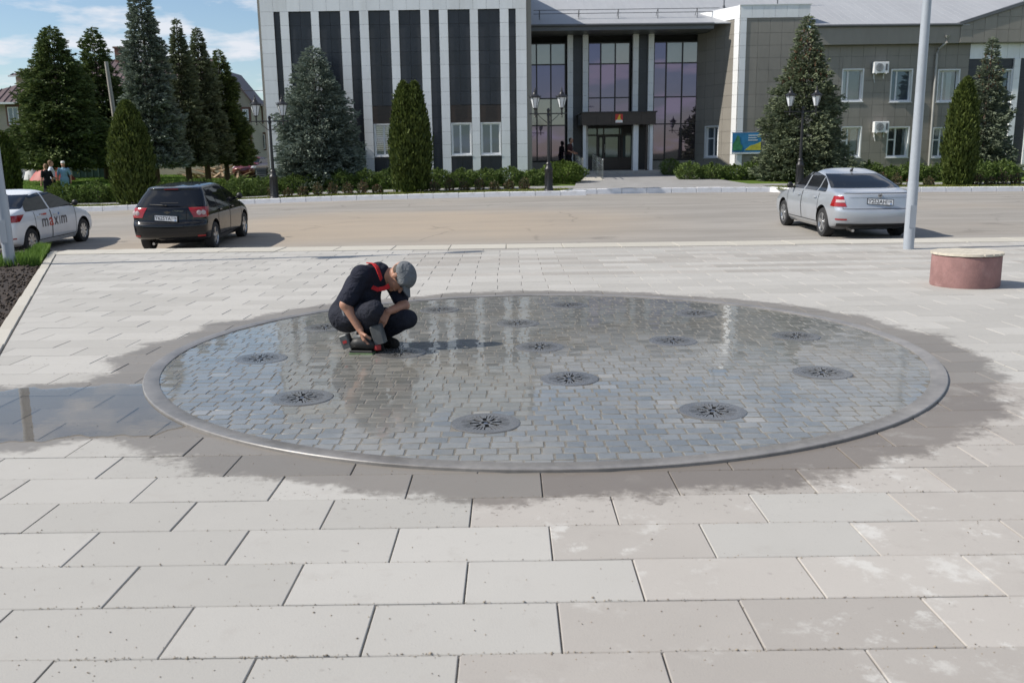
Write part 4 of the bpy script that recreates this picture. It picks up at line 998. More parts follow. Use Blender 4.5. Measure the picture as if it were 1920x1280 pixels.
# ================================================================== old house behind the trees
M['house_wall'] = pm('house_wall', (.42, .375, .31), .85, var=.08, sc=.7, bump=.15, dirt=((.3, .27, .23), .5))
M['house_roof'] = pm('house_roof', (.125, .088, .088), .5, .2, var=.1, sc=.5)
M['house_trim'] = pm('house_trim', (.16, .08, .06), .7)
YH = 76.0; hz = zland(-35, YH)
house = thing('house', 'long beige two storey house with brown seamed metal roof behind the spruces', 'house', (-40, YH, hz))
hx0, hx1 = AX(-60, 250, YH), AX(492, 250, YH); ze = AZ(120, 192, YH); zr = AZ(240, 112, YH + 6)
mb = MB(); mb.box(hx0, hx1, YH, YH + 12, hz - .6, ze); obj('wall', mb, M['house_wall'], house, world=True)
def gable_roof(x0, x1, y0, y1, z0, z1, hip0, hip1, nm='roof', parent=house, mat='house_roof', seam=.55):
    ym = (y0 + y1) / 2; mb = MB()
    v = [(x0, y0, z0), (x1, y0, z0), (x1, y1, z0), (x0, y1, z0), (x0 + hip0, ym, z1), (x1 - hip1, ym, z1)]
    mb.add(v, [(0, 1, 5, 4), (1, 2, 5), (2, 3, 4, 5), (3, 0, 4), (3, 2, 1, 0)]); o = obj(nm, mb, M[mat], parent, world=True)
    sm = MB(); x = x0 + .2
    while x < x1:
        t = 1.
        if x < x0 + hip0: t = (x - x0) / hip0
        if x > x1 - hip1: t = (x1 - x) / hip1
        a = Vector((x, y0, z0 + .01)); b = Vector((x, y0 + (ym - y0) * t, z0 + (z1 - z0) * t + .01))
        if t > .05: sm.add([a + Vector((-.03, 0, 0)), a + Vector((.03, 0, 0)), b + Vector((.03, 0, 0)), b + Vector((-.03, 0, 0)), a + Vector((0, -.02, .07)), b + Vector((0, 0, .07))], [(0, 4, 5, 3), (4, 1, 2, 5), (0, 1, 4)])
        x += seam
    s_ = obj('roof_seams', sm, M[mat], o); s_.location = -rootloc(parent); tag(s_, kind='stuff')
    return o
gable_roof(hx0 - .5, hx1 - 5, YH - .6, YH + 12.6, ze, zr, 9.5, .4)
mb = MB(); mb.box(hx0 - .5, hx1 - 5, YH - .66, YH - .56, ze - .12, ze + .03); obj('eave_board', mb, M['plastic_white'], house, world=True)
# raised block on the left of the roof
bx0, bx1 = AX(22, 140, YH + 4), AX(100, 140, YH + 4); bz0, bz1 = AZ(50, 160, YH + 4), AZ(50, 143, YH + 4)
mb = MB(); mb.box(bx0 + .3, bx1, YH + 4, YH + 9, bz0 - 2.5, bz1); obj('upper_wall', mb, M['house_wall'], house, world=True)
gable_roof(bx0, bx1 + 3, YH + 3.4, YH + 9.6, bz1 + .01, AZ(50, 122, YH + 6.5), 1.2, .3, 'upper_roof')
mb = MB(); mb.box(bx0, bx1 + 3, YH + 3.34, YH + 3.42, bz1 - .1, bz1 + .03); obj('eave_board', mb, M['plastic_white'], house, world=True)
# chimney
mb = MB(); cx_ = AX(227, 112, YH + 6); mb.box(cx_ - .35, cx_ + .35, YH + 5.6, YH + 6.4, zr - .5, zr + .9); mb.box(cx_ - .45, cx_ + .45, YH + 5.5, YH + 6.5, zr + .905, zr + 1.05); obj('chimney', mb, M['house_trim'], house, world=True)
# gabled wing at the right end
gx0, gx1 = AX(398, 220, YH - 3), AX(472, 220, YH - 3); gz = AZ(467, 191, YH - 3); ga = AZ(437, 138, YH - 3)
mb = MB(); mb.prism([(gx0, hz - .6), (gx1, hz - .6), (gx1, gz), ((gx0 + gx1) / 2, ga - .08), (gx0, gz)], YH - 3, YH + .3); obj('wing_wall', mb, M['house_wall'], house, world=True)
gm = (gx0 + gx1) / 2; mb = MB()
for s, xe in ((-1, gx0 - .3), (1, gx1 + .3)):
    mb.prism([(gm, ga), (xe, gz - .22), (xe, gz - .06), (gm, ga + .16)], YH - 3.4, YH + .4)
obj('wing_roof', mb, M['house_roof'], house, world=True)
hw = Wall(house, 0, YH); hg = Wall(house, 0, YH - 3)
def hwin(w, Y, pa, pb, ya_, yb_):
    a, b, c, d = AX(pa, ya_, Y), AX(pb, ya_, Y), AZ(pa, yb_, Y), AZ(pa, ya_, Y)
    w.slab('window_surround', 'house_trim', a - .16, b + .16, c - .1, d + .16, 0, .05)
    f = w.slab('window', 'plastic_white', a, b, c, d, .0, .08)
    m_ = (a + b) / 2
    for (p, q) in ((a + .09, m_ - .05), (m_ + .05, b - .09)):
        w.slab('pane', 'win_glass', p, q, c + .1, d - .1, .05, .09)
for pa, pb in ((14, 34), (47, 67), (84, 104), (-30, -10)): hwin(hw, YH, pa, pb, 201, 234)
for pa, pb in ((-30, -12), (64, 84), (100, 120)): hwin(hw, YH, pa, pb, 258, 288)
hwin(hw, YH, 478, 489, 203, 230); hwin(hw, YH, 486, 497, 252, 280)
hwin(hg, YH - 3, 469, 475, 203, 226) if False else None
hwin(hg, YH - 3, 459, 468, 254, 280); hwin(hg, YH - 3, 455, 466, 205, 226)
mb = MB(); px_ = AX(20, 250, YH - 1.5); mb.box(px_ - 1, px_ + 1.3, YH - 1.6, YH, AZ(20, 256, YH - 1.5), AZ(20, 249, YH - 1.5)); obj('porch_roof', mb, M['house_trim'], house, world=True)
mb = MB(); mb.box(px_ - .8, px_ + 1.1, YH - .3, YH - .02, hz, AZ(20, 256.5, YH - 1.5)); obj('porch_wall', mb, M['crest_red'], house, world=True)
# ================================================================== vegetation
def quads(name, P, D, Sd, L, Wd, mat, taper=.45):
    """leaf-sized faces: base point P, direction D, side Sd, length L, width Wd"""
    n = len(P); L = np.asarray(L).reshape(-1, 1) * np.ones((n, 1)); Wd = np.asarray(Wd).reshape(-1, 1) * np.ones((n, 1))
    a = P - Sd * Wd * .5; b = P + Sd * Wd * .5; c = P + D * L + Sd * Wd * .5 * taper; d = P + D * L - Sd * Wd * .5 * taper
    V = np.stack([a, b, c, d], 1).reshape(-1, 3); F = np.arange(4 * n).reshape(-1, 4)
    return fastmesh(name, V, F, mat)
def unitv(a): return a / np.maximum(np.linalg.norm(a, axis=1, keepdims=True), 1e-6)
def spruce_pts(rs, h, rb, clear, nb, per, droop, shape=.95, ragged=.25, lop=0.):
    """tufts of a spruce crown: whorled branches, each a flat frond with side twigs"""
    u = 1 - rs.rand(nb) ** .80 * .985                                   # 0 bottom .. 1 top
    u = np.sort(u); z0 = clear + (h - clear) * u
    az = np.arange(nb) * 2.39996 + rs.rand(nb) * .9
    Lb = rb * (1 - u) ** shape * (1 - ragged + 1.5 * ragged * rs.rand(nb)) + .10
    Lb *= 1 + lop * np.cos(az - 2.2)
    Lb *= 1 + .13 * np.sin(2 * az + z0 * 1.7 + nb) + .10 * np.sin(3 * az - z0 * 2.9)      # uneven outline
    per_n = np.maximum(5, (per * (Lb / rb) ** .85).astype(int)); idx = np.repeat(np.arange(nb), per_n); n = len(idx)
    t = .18 + .82 * rs.rand(n) ** .6
    L = Lb[idx]; a = az[idx]; s = (rs.rand(n) * 2 - 1); spread = .36 * L * (1.05 - t * .75)
    d = np.stack([np.cos(a), np.sin(a), 0 * a], 1); sd = np.stack([-np.sin(a), np.cos(a), 0 * a], 1)
    zz = z0[idx] + L * (-droop * t + droop * .75 * t * t) + .12 * L * (rs.rand(n) - .5) + (1 - u[idx]) * 0
    P = d * (t * L)[:, None] + sd * (s * spread)[:, None]; P[:, 2] = zz
    D = d * (.75 + .2 * rs.rand(n))[:, None] + sd * (s * .8)[:, None]; D[:, 2] += .25 * (1 - droop) * (rs.rand(n)) - droop * .25 + (rs.rand(n) - .5) * .7
    return P, unitv(D), sd, t, u[idx], idx
def spruce(label, px, Ybase, base_z, h, rb, mat, seed, clear=.25, nb=260, per=60, droop=.28, size=.20, X=None, lean=0., cones=None, shape=.95, ragged=.25, lop=0., name='spruce_tree'):
    rs = np.random.RandomState(seed); nb = int(nb * 2.5); per = int(per * .62); size *= .86
    X = AX(px, 300, Ybase) if X is None else X
    t_ = thing(name, label, 'tree', (X, Ybase, base_z))
    P, D, sd, t, u, idx = spruce_pts(rs, h, rb, clear, nb, per, droop, shape, ragged, lop)
    P[:, 0] += lean * P[:, 2] / h
    n = len(P); sz = size * (.65 + .7 * rs.rand(n)) * (.62 + .38 * (1 - u))
    # two crossed faces per tuft
    N = unitv(np.cross(D, rs.randn(n, 3))); N2 = np.cross(D, N)
    PP = np.concatenate([P, P]); DD = np.concatenate([D, unitv(D + .5 * rs.randn(n, 3) * .6)]); SS_ = np.concatenate([N, N2])
    obj('crown', quads('crown', PP, DD, SS_, np.concatenate([sz, sz * .9]), np.concatenate([sz, sz]) * .40, M[mat]), None, t_)
    mb = MB(); mb.tube([(0, 0, -.1), (lean * .15, 0, h * .15), (lean * .6, 0, h * .6), (lean, 0, h * .985)], [h * .018 + .04, h * .016 + .02, h * .008, .012], 8); obj('trunk', mb, M['bark'], t_, smooth=True)
    # leader shoots
    k = 26; tz = h * (1 - .10 * rs.rand(k)); a = rs.rand(k) * 6.28
    Pp = np.stack([lean * tz / h, 0 * tz, tz], 1); Dd = unitv(np.stack([np.cos(a) * .6, np.sin(a) * .6, .8 + 0 * a], 1)); Nn = unitv(np.cross(Dd, rs.randn(k, 3)))
    obj('leader', quads('leader', Pp, Dd, Nn, .10 + .18 * (1 - (tz / h - .9) * 8), .045, M[mat], .2), None, t_)
    if cones:
        sel = np.where((u > cones[0]) & (u < cones[1]) & (t > .55))[0]; sel = rs.choice(sel, min(cones[2], len(sel)), False)
        k = len(sel); Dd = unitv(np.stack([.3 * rs.randn(k), .3 * rs.randn(k), -1 + 0 * sel], 1)); Nn = unitv(np.cross(Dd, rs.randn(k, 3)))
        P2 = np.concatenate([P[sel]] * 2) + np.array([0, 0, .02]); D2 = np.concatenate([Dd, Dd]); N2 = np.concatenate([Nn, np.cross(Dd, Nn)])
        tag(obj('cones', quads('cones', P2, D2, N2, .15, .075, M['cone'], .5), None, t_), kind='stuff')
    return t_
M['blue_spruce'] = leafmat('blue_spruce', (.09, .118, .098), (.26, .305, .248), trans=.12)
M['green_spruce'] = leafmat('green_spruce', (.048, .074, .028), (.16, .205, .068), trans=.15)
M['grey_spruce'] = leafmat('grey_spruce', (.08, .102, .065), (.225, .26, .155), trans=.12)
M['teal_spruce'] = leafmat('teal_spruce', (.075, .098, .070), (.21, .245, .165), trans=.12)
M['thuja'] = leafmat('thuja', (.035, .055, .012), (.105, .135, .030), trans=.2)
M['cone'] = pm('cone', (.17, .085, .045), .8, var=.3, sc=12, island=.3)
def zl(px, Y): return zland(AX(px, 330, Y), Y)
spruce('broad blue spruce in front of the striped white block', 598, 41.2, zl(598, 41.2), 6.2, 2.15, 'blue_spruce', 3, clear=.1, nb=330, per=85, droop=.22, size=.20, shape=.56, ragged=.2)
spruce('tall blue green spruce with brown cones in front of the grey wall', 1502, 41.0, zl(1502, 41.0), 7.05, 2.2, 'grey_spruce', 5, clear=.1, nb=300, per=80, droop=.22, size=.21, cones=(.62, .93, 150), shape=.82, ragged=.22)
spruce('slim spruce with brown cones behind the right thuja', 1838, 43.4, zl(1838, 43.4), 6.25, 1.45, 'teal_spruce', 8, clear=.1, nb=240, per=60, droop=.22, size=.19, cones=(.62, .9, 70), shape=.8, ragged=.3, lean=.1)
spruce('very tall slender blue spruce rising above the frame on the left', 290, 52, zl(290, 52), 11.6, 1.85, 'blue_spruce', 12, clear=1.3, nb=400, per=70, droop=.34, size=.25, shape=.72, ragged=.25)
spruce('big dark ragged spruce on the lawn at far left', 122, 60, zl(122, 60), 9.9, 3.15, 'green_spruce', 15, clear=1.4, nb=330, per=90, droop=.42, size=.33, shape=.62, ragged=.34, lop=.1)
spruce('dark spruce behind the leaning concrete pole', 198, 67, zl(198, 67), 10.7, 2.3, 'green_spruce', 17, clear=1.2, nb=300, per=70, droop=.4, size=.34, shape=.6, ragged=.35)
spruce('grey green spruce with bare spiky top right of the tall blue one', 352, 55, zl(352, 55), 9.6, 1.45, 'grey_spruce', 19, clear=1.2, nb=300, per=60, droop=.36, size=.25, shape=.75, ragged=.35)
spruce('middle grey green spruce of the group by the plank pile', 388, 57, zl(388, 57), 9.3, 1.55, 'grey_spruce', 23, clear=1.5, nb=300, per=60, droop=.36, size=.26, shape=.7, ragged=.33)
spruce('rightmost dark spruce of the left group, next to the house gable', 424, 59, zl(424, 59), 8.2, 1.65, 'green_spruce', 29, clear=1.2, nb=280, per=60, droop=.36, size=.27, shape=.62, ragged=.3)
def thuja(label, px, Y, h, rb, seed, tops=((0, 0, 1.),), n=9000, size=.13, mat='thuja'):
    rs = np.random.RandomState(seed); X = AX(px, 340, Y); z = zland(X, Y)
    t_ = thing('thuja', label, 'tree', (X, Y, z)); Ps = []; Ds = []
    for (ox, oy, hh) in tops:
        k = int(n / len(tops)); u = rs.rand(k) ** .85; a = rs.rand(k) * 6.283
        prof = np.sin(np.pi * np.clip(.12 + .88 * u, 0, 1) ** .75) ** .55; prof = np.where(u > .28, np.maximum(1 - (np.maximum(u - .28, 0) / .72) ** 2.2, 0) ** .66, np.minimum(1, .78 + .8 * u))
        lump = 1 + .10 * np.sin(a * 5 + u * 9) * np.sin(u * 23 + a) + .08 * rs.randn(k)
        r_ = rb / (1 if len(tops) == 1 else 1.25) * prof * lump * (.55 + .47 * rs.rand(k) ** .4)
        P = np.stack([ox + r_ * np.cos(a), oy + r_ * np.sin(a), .03 + u * h * hh], 1); D = np.stack([np.cos(a) * .35 + .25 * rs.randn(k), np.sin(a) * .35 + .25 * rs.randn(k), .9 + .2 * rs.randn(k)], 1)
        Ps.append(P); Ds.append(unitv(D))
    P = np.concatenate(Ps); D = np.concatenate(Ds); N = unitv(np.cross(D, rs.randn(len(P), 3)))
    sz = size * (.6 + .8 * rs.rand(len(P)))
    obj('crown', quads('crown', P, D, N, sz, sz * .5, M[mat], .35), None, t_)
    mb = MB()
    for (ox, oy, hh) in tops: mb.tube([(ox * .3, oy * .3, -.05), (ox, oy, h * hh * .5), (ox, oy, h * hh * .9)], [.07, .05, .015], 8)
    obj('trunk', mb, M['bark'], t_, smooth=True); return t_
thuja('twin topped dense green thuja column in front of the striped block', 771, 37.0, 4.25, .72, 31, ((-.20, 0, 1.), (.24, .05, 1.)), 20000)
thuja('dark green thuja column beside the black hatchback', 250, 36.4, 3.95, .78, 33, ((0, 0, 1.),), 16000)
thuja('green thuja column between the right lamp pole and the slim spruce', 1796, 37.0, 4.15, .70, 35, ((-.08, 0, .96), (.1, .1, 1.)), 18000)
thuja('small thuja at the far left edge by the house porch', 10, 48, 3.1, .75, 37, ((0, 0, 1.),), 9000, .16)
# ---- hedges and shrubs
M['hedge'] = leafmat('hedge', (.05, .085, .022), (.15, .21, .055), trans=.25)
M['box_bush'] = leafmat('box_bush', (.05, .085, .015), (.14, .20, .04), trans=.25)
M['rosebush'] = leafmat('rosebush', (.05, .05, .03), (.11, .12, .05), tip=((.22, .10, .07), .86), trans=.2)
def bush(name, label, cat, x, y, rx, ry, h, mat, n, size, seed, group=None, parent=None):
    rs = np.random.RandomState(seed); z = zland(x, y); t_ = thing(name, label, cat, (x, y, z), group=group)
    a = rs.rand(n) * 6.283; cz = rs.rand(n); q = np.sqrt(np.maximum(0, 1 - (2 * np.abs(cz - .45)) ** 3)) * (.5 + .5 * rs.rand(n) ** .4)
    lump = 1 + .15 * np.sin(a * 4 + seed) * np.sin(cz * 9) + .08 * rs.randn(n); q = q * lump
    P = np.stack([rx * q * np.cos(a), ry * q * np.sin(a), .02 + h * cz * (1 + .12 * np.sin(a * 3 + seed * 1.7))], 1)
    D = unitv(np.stack([np.cos(a), np.sin(a), 1.1 + 0 * a], 1) + .8 * rs.randn(n, 3)); N = unitv(np.cross(D, rs.randn(n, 3))); sz = size * (.6 + .8 * rs.rand(n))
    obj('foliage', quads('foliage', P, D, N, sz, sz * .55, M[mat], .5), None, t_)
    mb = MB()
    for k in range(5): b = 6.283 * k / 5 + seed; mb.tube([(0, 0, -.03), (rx * .4 * math.cos(b), ry * .4 * math.sin(b), h * .7)], [.018, .007], 5)
    obj('stem', mb, M['bark'], t_); return t_
words = ['first', 'second', 'third', 'fourth', 'fifth', 'sixth', 'seventh', 'eighth', 'ninth', 'tenth', 'eleventh', 'twelfth', 'thirteenth', 'fourteenth', 'fifteenth', 'sixteenth', 'seventeenth', 'eighteenth']
k = 0
for px in range(506, 1046, 45):
    Y = 39.6 + rnd.uniform(-.15, .15); bush('hedge_shrub', 'leafy low hedge shrub under the striped block, %s from the left lamp post' % words[k], 'shrub', AX(px, 345, Y), Y, .62, .45, rnd.uniform(.58, .82), 'hedge', 2300, .075, 100 + k, 'hedge under the striped block'); k += 1
bush('clipped_bush', 'big clipped leafy bush left of the entrance ramp', 'bush', AX(1056, 330, 40.6), 40.6, .95, .85, .88, 'box_bush', 5200, .08, 150)
bush('clipped_bush', 'small round dark bush right of the entrance steps', 'bush', AX(1258, 318, 45.0), 45.0, .5, .45, .75, 'hedge', 1800, .07, 151)
k = 0
for px in range(1292, 1920, 42):
    Y = (41.6 if px < 1480 else 40.0) + rnd.uniform(-.12, .12); bush('hedge_shrub', 'leafy low hedge shrub along the grey wall, %s from the entrance path' % words[k], 'shrub', AX(px, 330, Y), Y, .60, .48, rnd.uniform(.58, .80), 'hedge', 2300, .075, 200 + k, 'hedge along the grey wall'); k += 1
k = 0
for px in range(112, 500, 34):
    Y = 38.8 + rnd.uniform(-.3, .3); bush('hedge_shrub', 'leafy low hedge shrub by the lawn, %s from the white car' % words[k], 'shrub', AX(px, 355, Y), Y, .55, .42, rnd.uniform(.62, .9), 'hedge' if k % 3 else 'box_bush', 1900, .075, 300 + k, 'hedge by the lawn'); k += 1
k = 0
rows_ = [(p, 'left of the twin thuja') for p in range(512, 735, 28)] + [(p, 'between the twin thuja and the middle lamp') for p in range(815, 1000, 28)] + [(p, 'right of the silver car') for p in range(1650, 1770, 30)] + [(p, 'right of the right thuja') for p in range(1830, 1920, 24)]
last = None
for p, wh in rows_:
    k = 0 if wh != last else k + 1; last = wh
    Y = 36.9 + rnd.uniform(-.15, .15); bush('rose_bush', 'small reddish rose bush %s, %s from the left' % (wh, words[k]), 'bush', AX(p, 360, Y), Y, .20, .18, rnd.uniform(.25, .5), 'rosebush', 420, .06, 400 + p, 'rose bushes on the verge')
# ================================================================== street furniture
M['lamp_glass'] = pm('lamp_glass', (.62, .65, .68), .2, var=.06, sc=5)
def street_lamp(label, px, Y, h=4.05, sc=1.):
    X = AX(px, 355, Y); z = zland(X, Y); t_ = thing('street_lamp', label, 'street lamp', (X, Y, z), group='cast iron twin lamps')
    obj('base', MB().lathe([(.20, -.05), (.20, .06), (.17, .10), (.165, .16), (.15, .2), (.14, .78), (.165, .84), (.165, .9), (.12, .96), (.10, 1.06), (.115, 1.10), (.085, 1.16)], n=16), M['black_iron'], t_, smooth=30)
    for k in range(8): a = math.pi / 4 * k; obj('flute', MB().tube([(.15 * math.cos(a), .15 * math.sin(a), .22), (.143 * math.cos(a), .143 * math.sin(a), .76)], .016, 6), M['black_iron'], t_)
    obj('post', MB().lathe([(.065, 1.15), (.058, 2.0), (.05, 2.95), (.07, 2.97), (.07, 3.0), (.045, 3.05), (.05, 3.12), (.065, 3.15), (.065, 3.20), (.03, 3.26)], n=14), M['black_iron'], t_, smooth=30)
    arm = MB(); arm.tube([(-.72, 0, 3.05), (.72, 0, 3.05)], .022, 8)
    for s in (-1, 1): arm.tube([(s * .05, 0, 2.7), (s * .25, 0, 2.86), (s * .42, 0, 3.02)], .014, 6); arm.lathe([(.0, -.02), (.035, 0), (.0, .02)], (s * .73, 0, 3.05), 8, 'x', False)
    obj('crossarm', arm, M['black_iron'], t_, smooth=40)
    for s in (-.52, .52):
        lan = MB(); lan.lathe([(.02, 2.90), (.045, 2.93), (.02, 2.97), (.035, 3.05), (.03, 3.2), (.06, 3.24), (.075, 3.27)], (s, 0, 0), 10); lt = obj('lantern', lan, M['black_iron'], t_, smooth=30)
        g = MB(); g.lathe([(.085, 3.275), (.185, 3.66)], (s, 0, 0), 6); obj('lamp_glass', g, M['lamp_glass'], lt)
        fr = MB()
        for k in range(6): a = math.pi / 3 * k; fr.tube([(s + .088 * math.cos(a), .088 * math.sin(a), 3.27), (s + .19 * math.cos(a), .19 * math.sin(a), 3.67)], .011, 6)
        obj('lantern_frame', fr, M['black_iron'], lt)
        rf = MB(); rf.lathe([(.20, 3.665), (.225, 3.67), (.225, 3.70), (.14, 3.77), (.10, 3.80), (.075, 3.87), (.035, 3.90), (.04, 3.93), (.02, 3.96), (.028, 3.985), (.006, 4.07)], (s, 0, 0), 12); 
        for k in range(6): a = math.pi / 3 * k; rf.tube([(s + .215 * math.cos(a), .215 * math.sin(a), 3.69), (s + .235 * math.cos(a), .235 * math.sin(a), 3.77)], [.016, .006], 5)
        obj('lantern_roof', rf, M['black_iron'], lt, smooth=30)
    t_.scale = (sc, sc, h / 4.05); return t_
street_lamp('black cast iron twin lantern lamp left of the blue spruce', 514, 35.95, 3.98)
street_lamp('black cast iron twin lantern lamp in front of the entrance', 1029, 36.0, 3.98)
street_lamp('black cast iron twin lantern lamp before the tall green spruce', 1498, 37.0, 3.95)
street_lamp('black cast iron lamp cut off by the left edge of the photo', -20, 37.5, 3.75)
# ---- tall plain lighting poles on the square
def light_pole(label, base, h, r, lean, heads):
    t_ = thing('lighting_pole', label, 'pole', base)
    obj('pole', MB().tube([(0, 0, -.1), (lean[0] * .5, lean[1] * .5, h * .5), (lean[0], lean[1], h)], [r, r * .88, r * .72], 20), M['pole_grey'], t_, smooth=40)
    obj('sleeve', MB().lathe([(r * 1.03, 0.), (r * 1.03, 1.05), (r * 1.0, 1.08)], n=20), M['pole_grey'], t_, smooth=40)
    obj('service_door', MB().box(-.05, .05, -r * 1.06, -r * .9, .35, .7), M['pole_grey'], t_)
    for k, (a, l) in enumerate(heads):
        d = Vector((math.cos(a), math.sin(a), 0)); top = Vector((lean[0], lean[1], h - .1))
        arm = obj('arm', MB().tube([top, top + d * l * .6 + Vector((0, 0, .12)), top + d * l + Vector((0, 0, .14))], .035, 8), M['pole_grey'], t_, smooth=True)
        e = top + d * l + Vector((0, 0, .14)); sd_ = Vector((-d.y, d.x, 0)); mb = MB()
        v = [e + d * (q * .6) + sd_ * (s * w) + Vector((0, 0, zz)) for q, w, zz in ((0, .07, .0), (.3, .15, .0), (1, .13, .0)) for s in (-1, 1)] + [e + d * (q * .6) + sd_ * (s * w) + Vector((0, 0, zz)) for q, w, zz in ((0, .06, .07), (.3, .12, .11), (1, .09, .05)) for s in (-1, 1)]
        mb.add(v, [(0, 2, 3, 1), (2, 4, 5, 3), (6, 7, 9, 8), (8, 9, 11, 10), (0, 1, 7, 6), (4, 10, 11, 5), (0, 6, 8, 2), (2, 8, 10, 4), (1, 3, 9, 7), (3, 5, 11, 9)]); obj('lamp_head', mb, M['pole_grey'], t_)
    return t_
b1 = gp(1703, 467); light_pole('tall pale grey lighting pole on the right beside the round bench', b1, 5.9, .080, (.0, .0), ((0., .55), (math.pi, .55)))
b2 = gp(19, 497); light_pole('tall pale grey lighting pole in the grass at the left edge', b2, 5.6, .082, (-.05, 0), ((.3, .75), (.3 + math.pi, .75)))
# ---- leaning concrete utility pole and cable
up = at(222, 300, 63); ut = at(199, 116, 63); t_ = thing('utility_pole', 'leaning concrete utility pole between the dark spruces', 'pole', (up[0] + .25, 63, zland(up[0], 63)))
obj('pole', MB().tube([(0, 0, -.2), (ut[0] - up[0] - .25, 0, ut[2] - zland(up[0], 63))], [.17, .12], 10), M['concrete'], t_, smooth=40)
ca, cb = at(300, 140, 64), at(520, 168, 64); t_ = thing('power_cable', 'thin power cable slung above the house roof toward the office block', 'cable', ca)
obj('wire', MB().tube([Vector(ca + (cb - ca) * f - np.array([0, 0, .9 * (1 - (2 * f - 1) ** 2)]) * .5) - Vector(ca) for f in np.linspace(0, 1, 12)], .02, 5), M['trim_black'], t_)
# ---- round bench
M['bench_red'] = pm('bench_red', (.27, .15, .14), .8, var=.16, sc=7, bump=.35, bsc=90, dirt=((.40, .28, .26), .5))
M['bench_wood'] = pm('bench_wood', (.52, .475, .39), .65, var=.12, sc=6, stretch=(.3, 6, 3), island=.08, bump=.15, bsc=40)
bc = gp(1805, 543); BR = .366; bc[1] += BR; bc[0] = at(1809, 520, bc[1])[0]; bc[2] = zplaza(bc[1])
t_ = thing('bench', 'round seat with dark red concrete drum and pale wooden slat top', 'bench', bc)
obj('drum', MB().lathe([(BR - .012, -.02), (BR - .006, .005), (BR, .02), (BR - .002, .345), (BR - .02, .358)], n=56), M['bench_red'], t_, smooth=40)
nsl = 9; wdt = 2 * (BR + .012) / nsl
for k in range(nsl):
    x0 = -(BR + .012) + k * wdt + .006; x1 = x0 + wdt - .012; Rr = BR + .012
    ys0 = math.sqrt(max(Rr * Rr - x0 * x0, .002)); ys1 = math.sqrt(max(Rr * Rr - x1 * x1, .002)); pts = []
    for f in np.linspace(0, 1, 5): x = x0 + (x1 - x0) * f; pts.append((x, -math.sqrt(max(Rr * Rr - x * x, .0015))))
    for f in np.linspace(1, 0, 5): x = x0 + (x1 - x0) * f; pts.append((x, math.sqrt(max(Rr * Rr - x * x, .0015))))
    o = obj('slat', MB().prism(pts,   .360, .386 + rnd.uniform(-.001, .001), 'z'), M['bench_wood'], t_); 
t_.rotation_euler = (0, 0, .9)
# ---- odds and ends on the lawn
M['plank'] = pm('plank', (.34, .24, .15), .8, var=.2, sc=6, stretch=(.3, 4, 4), island=.25)
X0 = AX(412, 318, 66); zz = zland(X0, 66); t_ = thing('plank_pile', 'heap of sawn planks lying between the spruce trunks', 'plank pile', (X0, 66, zz))
for k in range(46):
    L = rnd.uniform(1.4, 2.8); a = rnd.uniform(-.5, .5) + (math.pi / 2 if rnd.random() < .25 else 0); u = rnd.uniform(-1, 1); hgt = (1 - abs(u)) * 1.0 * rnd.random() + .06
    o = obj('plank', MB().box(-L / 2, L / 2, -.07, .07, -.018, .018), M['plank'], t_, loc=(u * 2.0, rnd.uniform(-.7, .5), hgt)); o.rotation_euler = (rnd.uniform(-.2, .2), rnd.uniform(-.15, .15) - .28 * (1 if u > 0 else -1), a)
X0 = AX(489, 315, 41.5); t_ = thing('slatted_bin', 'tall dark grey slatted box at the corner of the striped block', 'bin', (X0, 41.5, zland(X0, 41.5)))
obj('frame', MB().box(-.20, .20, .0, .4, -.3, 1.1), M['backing_dark'], t_)
for k in range(11): obj('slat', MB().box(-.235, .235, -.03, -.005, .02 + k * .1, .085 + k * .1), M['fascia'], t_)
obj('lid', MB().box(-.25, .25, -.06, .44, 1.105, 1.16), M['fascia'], t_)
X0 = AX(172, 312, 70); t_ = thing('container', 'dark green metal container behind the big spruce', 'container', (X0, 70, zland(X0, 70)))
M['dk_green'] = pm('dk_green', (.02, .06, .045), .6, var=.25, sc=2); obj('body', MB().bbox(-1.6, 1.6, 0, 2, .1, 1.75, .05), M['dk_green'], t_)
for k in range(7): obj('rib', MB().box(-1.5 + k * .5 - .05, -1.5 + k * .5 + .05, -.05, -.004, .15, 1.65), M['dk_green'], t_)
obj('skid', MB().box(-1.6, 1.6, .1, .3, -.1, .095), M['dk_green'], t_)
M['tarp'] = pm('tarp', (.55, .55, .54), .7, var=.1, sc=2)
for q, (px, lab) in enumerate(((38, 'left pale sheeted heap behind the lawn'), (58, 'right pale sheeted heap behind the lawn'))):
    X0 = AX(px, 318, 68); t_ = thing('covered_heap', lab, 'heap', (X0, 68, zland(X0, 68)))
    mb = MB(); mb.grid([[(rr * math.cos(a) * 1.0, rr * math.sin(a) * .7, (1.25 - q * .15) * (1 - (rr / .75) ** 1.5) + .06 * math.sin(a * 5 + rr * 9) * (rr > 0)) for a in np.linspace(0, 2 * math.pi, 17)] for rr in (.0, .2, .4, .6, .75)]); obj('sheet', mb, M['tarp'], t_, smooth=50)
    obj('stake', MB().tube([(.8, -.5, -.1), (.85, -.5, .4)], .02, 5), M['bark'], t_)
X0 = AX(97, 316, 66); t_ = thing('spoil_heap', 'red sheeted pile behind the three pedestrians', 'heap', (X0, 66, zland(X0, 66)))
M['red_sheet'] = pm('red_sheet', (.36, .07, .06), .6, var=.2, sc=3); mb = MB(); mb.grid([[(rr * math.cos(a) * 1.9, rr * math.sin(a), (1.15) * (1 - (rr / .9) ** 2) + .05 * math.sin(a * 7 + rr * 5) * (rr > 0)) for a in np.linspace(0, 2 * math.pi, 21)] for rr in (.0, .25, .5, .7, .9)]); obj('sheet', mb, M['red_sheet'], t_, smooth=50)
